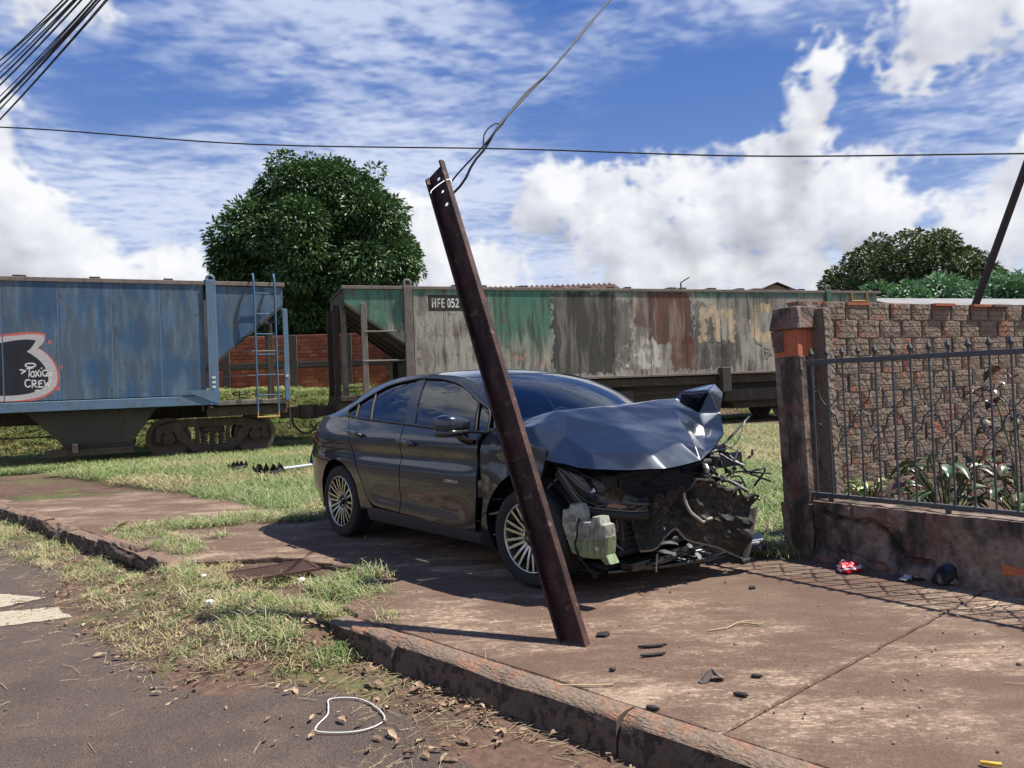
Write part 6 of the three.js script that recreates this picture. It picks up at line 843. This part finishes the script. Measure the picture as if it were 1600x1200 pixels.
{
  const r = rngOf(71), F = [[], [], [], []];
  const pick = (straw) => { const L = r() < straw ? STRAW : GREENS, c = L[Math.floor(r() * L.length)], k = .8 + .4 * r(); return [c[0] * k, c[1] * k, c[2] * k]; };
  for (let i = 0; i < 90000; i++) { // mown field from the sidewalk to the track and past it
    const z = -5.8 - Math.pow(r(), .8) * 13.5, hw = -z * .72 + .6, x = (r() * 2 - 1) * hw; const d = slabFar(x, z), b = beyond(x, z); if (d < -.05 + .25 * (fbm(x * 2, z * 2, 3) - .4) || b > 3.2) continue; if (x < -8.3 && z > -16.2 && b < -.6 && z < -13.2) continue; if (x > 2.5 && d < .2) continue;
    if (b > .5 && r() < .35) continue; const n = fbm(x * .7 + 5, z * .7 + 5, 3), st = sstep(.42, .7, n) * .7 + .08; const k = n > .5 ? 2 : (r() < .3 ? 0 : 1); F[k === 2 && r() < .5 ? 1 : k].push([x, groundY(x, z) + .005, z, r() * 6.28, rr(.7, 1.25, r) * (k === 0 ? .9 : 1), 0, pick(st)]);
  }
  for (let i = 0; i < 30000; i++) { const x = rr(-14, 10, r), b = rr(2.4, 5.3, r), L = x < -4.4; const z = L ? -16.8 - (b + (x + 5) * .427) / .904 : -17.49 - (b + (x + 3.97) * .344) / .939; if (x > -2 && r() < .5) continue; F[2].push([x, groundY(x, z) + rr(0, .06, r), z, r() * 6.28, rr(.6, 1.15, r), 0, pick(.2).map((q) => q * 1.55)]); }
  // patches on and beside the sidewalk, and along the broken kerb
  const patch = (cx, cz, rx, rz, ang, n, sz, straw, kinds) => { for (let i = 0; i < n; i++) { const a = r() * 6.28, q = Math.sqrt(r()), u = Math.cos(a) * q * rx, v = Math.sin(a) * q * rz, x = cx + u * Math.cos(ang) - v * Math.sin(ang), z = cz + u * Math.sin(ang) + v * Math.cos(ang); if (fbm(x * 4 + 3, z * 4, 3) < .40) continue; const onSlab = slabFar(x, z) < 0 && kq(x, z) < -.14 && !(kt(x, z) > 2.55 && kt(x, z) < 5.2 && kq(x, z) > -.75); F[kinds[Math.floor(r() * kinds.length)]].push([x, Math.max(groundY(x, z), onSlab ? 0 : -1) + .003, z, r() * 6.28, sz * rr(.6, 1.2, r), 0, pick(straw)]); } };
  const K = Math.atan2(KD[1], KD[0]);
  const at = (t, q) => kp(t, q);
  let [x, z] = at(3.75, -.1); patch(x, z, 1.45, .42, K, 800, .55, .6, [1, 3, 1, 3]); [x, z] = at(3.9, .4); patch(x, z, 1.5, .45, K, 520, .55, .75, [1, 3, 3]); [x, z] = at(3.0, .12); patch(x, z, .6, .3, K, 380, .62, .4, [1, 3]);
  [x, z] = at(7.6, .28); patch(x, z, 2.6, .26, K, 600, .6, .6, [1, 3]); [x, z] = at(6.3, -.35); patch(x, z, 1.2, .22, K, 260, .6, .35, [3, 1]); [x, z] = at(10.5, .35); patch(x, z, 2, .3, K, 500, .7, .5, [1, 3]);
  patch(-3.35, -8.1, .75, .3, -.35, 340, .75, .3, [1, 3]); patch(-2.65, -7.35, .35, .14, -.35, 120, .7, .2, [1, 3]); patch(-2.3, -8.2, .5, .2, -.4, 160, .8, .35, [1]); patch(-1.15, -5.25, .35, .26, .8, 300, .8, .2, [0, 1]);
  patch(2.02, -5.82, .28, .2, 0, 220, .9, .35, [0, 1]); patch(1.6, -6.1, .7, .25, .6, 300, .9, .75, [1, 2]);
  F.forEach((f, i) => grassField('grass', f, tufts[i], ['short upright green grass tufts around the sidewalk and track', 'mown pale green grass lying over the railway field', 'long cut grass lying in heaps on the bank', 'small grass tufts along the broken kerb'][i]));
  // dry leaves in the gutter
  const leafShape = (L, W, curl, kink, tip) => grid(6, 2, (u, v) => { const w = W * Math.pow(Math.sin(Math.PI * clamp(u * .94 + .03)), tip); return [(u - .5) * L, curl * Math.sin(u * 3.1) + Math.abs(v - .5) * W * .7 + kink * Math.sin(u * 9 + v * 2), (v - .5) * 2 * w + kink * 2 * u * u]; });
  const leafKinds = [leafShape(.06, .012, .006, .003, 1), leafShape(.085, .016, .012, .004, .7), leafShape(.045, .014, -.004, .005, .6), leafShape(.07, .006, .003, .006, 1)];
  const D = []; const LC = [[.19, .115, .065], [.26, .17, .10], [.12, .068, .04], [.31, .23, .14], [.15, .09, .06]];
  const dl = (t0, t1, q0, q1, n) => { for (let i = 0; i < n; i++) { const t = rr(t0, t1, r), q = q0 + (q1 - q0) * Math.pow(r(), 1.6), [x, z] = kp(t, q); if (fbm(x * 3 + 20, z * 3, 3) < .38) continue; const c = LC[Math.floor(r() * 5)], k = .7 + .6 * r(); D.push([x, Math.max(groundY(x, z), q > .5 ? -.163 : -1) + rr(.004, .022, r), z, r() * 6.28, Math.pow(r(), 1.7) * .8 + .2, (r() - .5) * .8, [c[0] * k, c[1] * k, c[2] * k]]); } };
  dl(1.2, 3.2, .03, .55, 560); dl(2.6, 6, -.2, 1.0, 1300); dl(5, 9.5, .03, .6, 500); dl(-1.5, 1.3, .03, .5, 160); dl(.2, 3, .4, 1.1, 60); dl(5.2, 8, -.4, 0, 120);
  ['narrow dry brown leaves gathered along the gutter', 'large curled dry leaves along the gutter', 'small broken dry leaves along the gutter', 'thin dry leaf strips along the gutter'].forEach((lb, k) => grassField('dry_leaves', D.filter((_, i) => i % 4 === k), leafKinds[k], lb));
  // straws scattered on road and sidewalk
  const sg = new THREE.CylinderGeometry(.0016, .0012, .12, 4).rotateZ(Math.PI / 2); const S = []; for (let i = 0; i < 2600; i++) { const t = rr(-1.5, 9, r), q = .04 + .75 * Math.pow(r(), 1.4) + (t > 2.4 && t < 5.4 ? .45 * r() : 0), [x, z] = kp(t, q); if (fbm(x * 2 + 8, z * 2, 3) < .40) continue; S.push([x, Math.max(groundY(x, z), -.166) + rr(.004, .02, r), z, r() * 6.28, rr(.3, 1.0, r), (r() - .5) * .3, STRAW[Math.floor(r() * 3)]]); } for (let i = 0; i < 900; i++) { const t = rr(-3, 8, r), q = rr(-3.6, 3.6, r), [x, z] = kp(t, q); if (fbm(x * 1.2 + 8, z * 1.2, 2) < .42 || slabFar(x, z) > -.1) continue; const near = q < 0; S.push([x, (near ? .005 : q < .8 ? groundY(x, z) + .02 : -.157), z, r() * 6.28, rr(.25, 1.2, r) * (near ? .8 : 1), 0, STRAW[Math.floor(r() * 3)]]); } grassField('straw_litter', S, sg, 'loose dry straws scattered over road and sidewalk');
  // small stones and grit
  const pg = new THREE.IcosahedronGeometry(.008, 0), G = []; for (let i = 0; i < 2600; i++) { const t = rr(-3, 9, r), q = rr(-2.8, 4.5, r), [x, z] = kp(t, q); if (slabFar(x, z) > -.1) continue; const k = .08 + .25 * r(); G.push([x, q < -.13 ? .001 : q < .8 ? groundY(x, z) + .002 : -.161, z, r() * 6.28, rr(.2, .9, r) * (r() < .04 ? 1.8 : 1), r() * 3, [k, k * .82, k * .7]]); } grassField('grit', G, pg, 'small grit and stones on road and sidewalk');
}
// ---------- litter and debris ----------
function shard(len, wid, th, seed, curlA = .1) { const r = rngOf(seed), n = 7, s = new THREE.Shape(); const pts = []; for (let i = 0; i < n; i++) { const a = i / n * 6.283; pts.push([Math.cos(a) * len / 2 * rr(.65, 1.1, r), Math.sin(a) * wid / 2 * rr(.6, 1.15, r)]); } s.setFromPoints(pts.map((p) => new THREE.Vector2(...p))); const g = new THREE.ExtrudeGeometry(s, { depth: th, bevelEnabled: true, bevelSize: .002, bevelThickness: .002, bevelSegments: 1, steps: 1 }).rotateX(-Math.PI / 2); const p = g.attributes.position; for (let i = 0; i < p.count; i++) { const x = p.getX(i); p.setY(i, p.getY(i) + curlA * x * x * 4); } g.computeVertexNormals(); return g; }
const dk = M.plastic;
for (const [x, z, l, w, ry, lb] of [[.66, -3.79, .15, .022, .1, 'long black plastic shard beyond its twin right of the leaning post'], [.65, -3.67, .15, .02, .2, 'long black plastic shard on the near side of its twin right of the post'], [.92, -3.17, .075, .025, -.5, 'black plastic chip beside the slab joint'], [1.05, -3.36, .05, .022, -.3, 'tiny dark chip between the post and the slab joint'], [.53, -3.07, .06, .022, -.5, 'small dark chip close to the kerb crack'], [.44, -4.0, .09, .06, .3, 'black plastic flake at the foot of the leaning post'], [1.49, -4.78, .05, .04, .3, 'small black lump in front of the car bumper'], [.42, -3.5, .035, .02, .3, 'dark crumb between the leaning post and the kerb']]) single('plastic_shard', shard(l, w, .008, Math.round(x * 100 + 7)), dk, lb, 'debris', null, [x, .006, z], ry);
{ const g = thing('crumpled_scrap', 'folded grey scrap of plastic on the slab right of the post', 'debris', null, [.82, .006, -3.34], .4); mesh('flap', shard(.09, .05, .004, 91, 3).rotateZ(.5), std([.10, .085, .08], .6), g); mesh('flap', shard(.07, .05, .004, 92, 3).rotateZ(-.6).translate(.05, .01, .01), std([.14, .12, .11], .6), g); }
{ const g = new THREE.IcosahedronGeometry(.075, 3), p = g.attributes.position; for (let i = 0; i < p.count; i++) { const x = p.getX(i), y = p.getY(i), z = p.getZ(i), n = .55 + .9 * fbm(x * 30 + 9, z * 30 + y * 20, 3); p.setXYZ(i, x * n * 1.3, Math.max(-.02, y * n * .6), z * n * .8); } g.computeVertexNormals(); const h = toCreasedNormals(g, .3); single('snack_wrapper', h, phys([1, 1, 1], .3, .2, { map: colTex(64, 64, (x, y) => (fbm(x * 5, y * 5, 3) > .42 ? [.5, .02, .035] : [.7, .62, .62])), clearcoat: .5 }), 'crumpled red and white snack wrapper beside the low wall', 'litter', null, [2.25, .025, -5.1], .5); }
{ const b = thing('black_bag', 'torn black plastic bag lying at the foot of the low wall', 'bag', null, [2.72, 0, -4.74], .4); const g = new THREE.IcosahedronGeometry(.1, 3), p = g.attributes.position; for (let i = 0; i < p.count; i++) { const x = p.getX(i), y = p.getY(i), z = p.getZ(i), n = .6 + .8 * fbm(x * 24 + 3, z * 24 + y * 15, 3); p.setXYZ(i, x * n, Math.max(-.01, y * n * .9), z * n * .7); } g.computeVertexNormals(); mesh('bag', toCreasedNormals(g, .3).translate(0, .02, 0), phys([.012, .012, .013], .35, 0, { clearcoat: .4 }), b); mesh('flap', grid(6, 4, (u, v) => [.06 + v * .03, .02 + v * .11, -.05 + u * .12 + .01 * Math.sin(v * 9)]), M.plastic, b); }
{ const b = thing('torn_paper', 'torn strip of white and dark packaging near the black bag', 'litter', null, [2.52, .004, -4.84], .7); mesh('strip', grid(10, 2, (u, v) => [u * .16 - .08, .012 * Math.sin(u * 12) + .014, (v - .5) * .05 + .01 * Math.sin(u * 7)]), std([.45, .44, .42], .8), b); mesh('dark_strip', grid(10, 2, (u, v) => [u * .2 - .02, .012 * Math.sin(u * 9 + 1) + .012, (v - .5) * .06 + .05]), std([.06, .06, .07], .6), b); }
single('bamboo_stick', bar([0, 0, 0], [.55, .01, .13], .006), std([.33, .27, .13], .7), 'long pale stick lying along the foot of the low wall', 'stick', null, [2.72, .012, -4.72]);
single('curved_stalk', tube([[0, 0, 0], [.10, .006, .02], [.2, .01, -.01], [.27, .015, -.06]], .006, 16, 5), std([.42, .35, .22], .7), 'pale curved stalk on the slab beside the wall', 'stick', null, [2.46, .006, -4.2]);
single('forked_twig', merge([tube([[0, 0, 0], [.12, .004, -.02], [.2, .008, -.07], [.3, .006, -.02]], .0035, 16, 5), tube([[.2, .006, -.07], [.26, .01, -.08], [.33, .004, .01]], .003, 12, 5)]), std([.40, .33, .19], .7), 'thin pale forked twig in the middle of the slab', 'stick', null, [1.0, .005, -4.0], .1);
single('straw_stem', tube([[0, 0, 0], [.14, .004, .01], [.24, .004, .0]], .0035, 10, 5), std([.45, .38, .22], .7), 'straight straw stem lying by the kerb crack', 'stick', null, [.16, .006, -3.35], -.1);
single('string_loop', tube([[-.96, 0, -3.68], [-.9, .002, -3.69], [-.81, .001, -3.67], [-.70, .003, -3.55], [-.645, .002, -3.43], [-.67, .001, -3.37], [-.74, .002, -3.32], [-.85, .001, -3.315], [-.935, .003, -3.335], [-.945, .001, -3.39], [-.925, .002, -3.5], [-.945, .002, -3.6]], .004, 120, 6, true), std([.55, .54, .51], .85), 'loop of white string lying on the asphalt', 'string', null, [0, -.154, 0]);
{ const b = thing('cardboard_piece', 'torn flat piece of brown cardboard on the far sidewalk', 'cardboard', null, [-4.05, .008, -7.85], -.3); const m = std([.33, .25, .17], .95); mesh('sheet', shard(.52, .17, .006, 71, .02), m, b); mesh('torn_flap', shard(.2, .14, .005, 72, .6).rotateZ(.5).translate(-.16, .04, -.03), m, b); }
for (const [x, z, s, lb] of [[-2.07, -4.98, 1, 'white crumpled paper in the grass by the road edge'], [-1.62, -5.55, .8, 'small white paper scrap on the grassy sidewalk edge'], [-2.38, -5.62, .6, 'tiny pale scrap in the grass beside the drain cover']]) { const g = new THREE.IcosahedronGeometry(.022 * s, 2), p = g.attributes.position, r = rngOf(Math.round(x * -100)); for (let i = 0; i < p.count; i++) { const n = .6 + .8 * fbm(p.getX(i) * 60 + 9, p.getZ(i) * 60 + p.getY(i) * 40, 2); p.setXYZ(i, p.getX(i) * n * 1.3, p.getY(i) * n * .8, p.getZ(i) * n); } single('paper_scrap', toCreasedNormals(g, .3), std([.7, .7, .7], .8), lb, 'litter', null, [x, groundY(x, z) + .03, z]); }
{ // torn black car plastics in the grass and a pale pipe
  const mk = (x, z, sc, ry, seed, lb) => { const t = thing('bumper_fragment', lb, 'debris', null, [x, groundY(x, z) + .02, z], ry), r = rngOf(seed); const n = 16; const edge = Array.from({ length: n + 1 }, () => rr(.35, 1.1, r)); mesh('panel', toCreasedNormals(grid(n, 5, (u, v) => { const h = v * .36 * sc * edge[Math.round(u * n)]; return [(u - .5) * .62 * sc + .05 * Math.sin(v * 4 + u * 6) * sc, h + .03, .18 * sc * Math.cos(u * 3.1) + .12 * v * sc + .03 * Math.sin(u * 20)]; }), .5), M.plastic, t); mesh('lip', shard(.5 * sc, .2 * sc, .012, seed + 1, .4).rotateX(.4).translate(.14 * sc, .08, .14 * sc), M.plasticG, t); };
  mk(-4.85, -13.0, .5, .3, 5, 'jagged black bumper fragment standing in the grass near the bogie'); mk(-4.05, -12.35, .62, -.2, 9, 'larger curled black bumper fragment in the grass beside the pale pipe');
  single('pipe', bar([-3.98, .13, -12.35], [-3.2, .17, -12.9], .028, 12), std([.42, .47, .47], .5), 'pale grey pipe lying in the grass behind the car', 'pipe');
}
{ const g = thing('grey_tray', 'broken grey plastic tray in the grass beyond the bumper', 'debris', null, [1.72, .04, -5.55], .5); mesh('plate', shard(.26, .2, .012, 33, .2).rotateZ(.2).translate(0, .10, 0), std([.30, .31, .32], .5), g); mesh('underside', shard(.24, .15, .03, 34, .1).translate(.03, .03, .03), M.plastic, g); }
single('yellow_bit', tube([[0, 0, 0], [.03, .003, .005], [.06, .002, 0]], .008, 8, 6), std([.55, .36, .03], .6), 'small yellow scrap near the slab edge', 'litter', null, [1.55, .008, -2.55], -.4);
renderer.render(scene, camera);
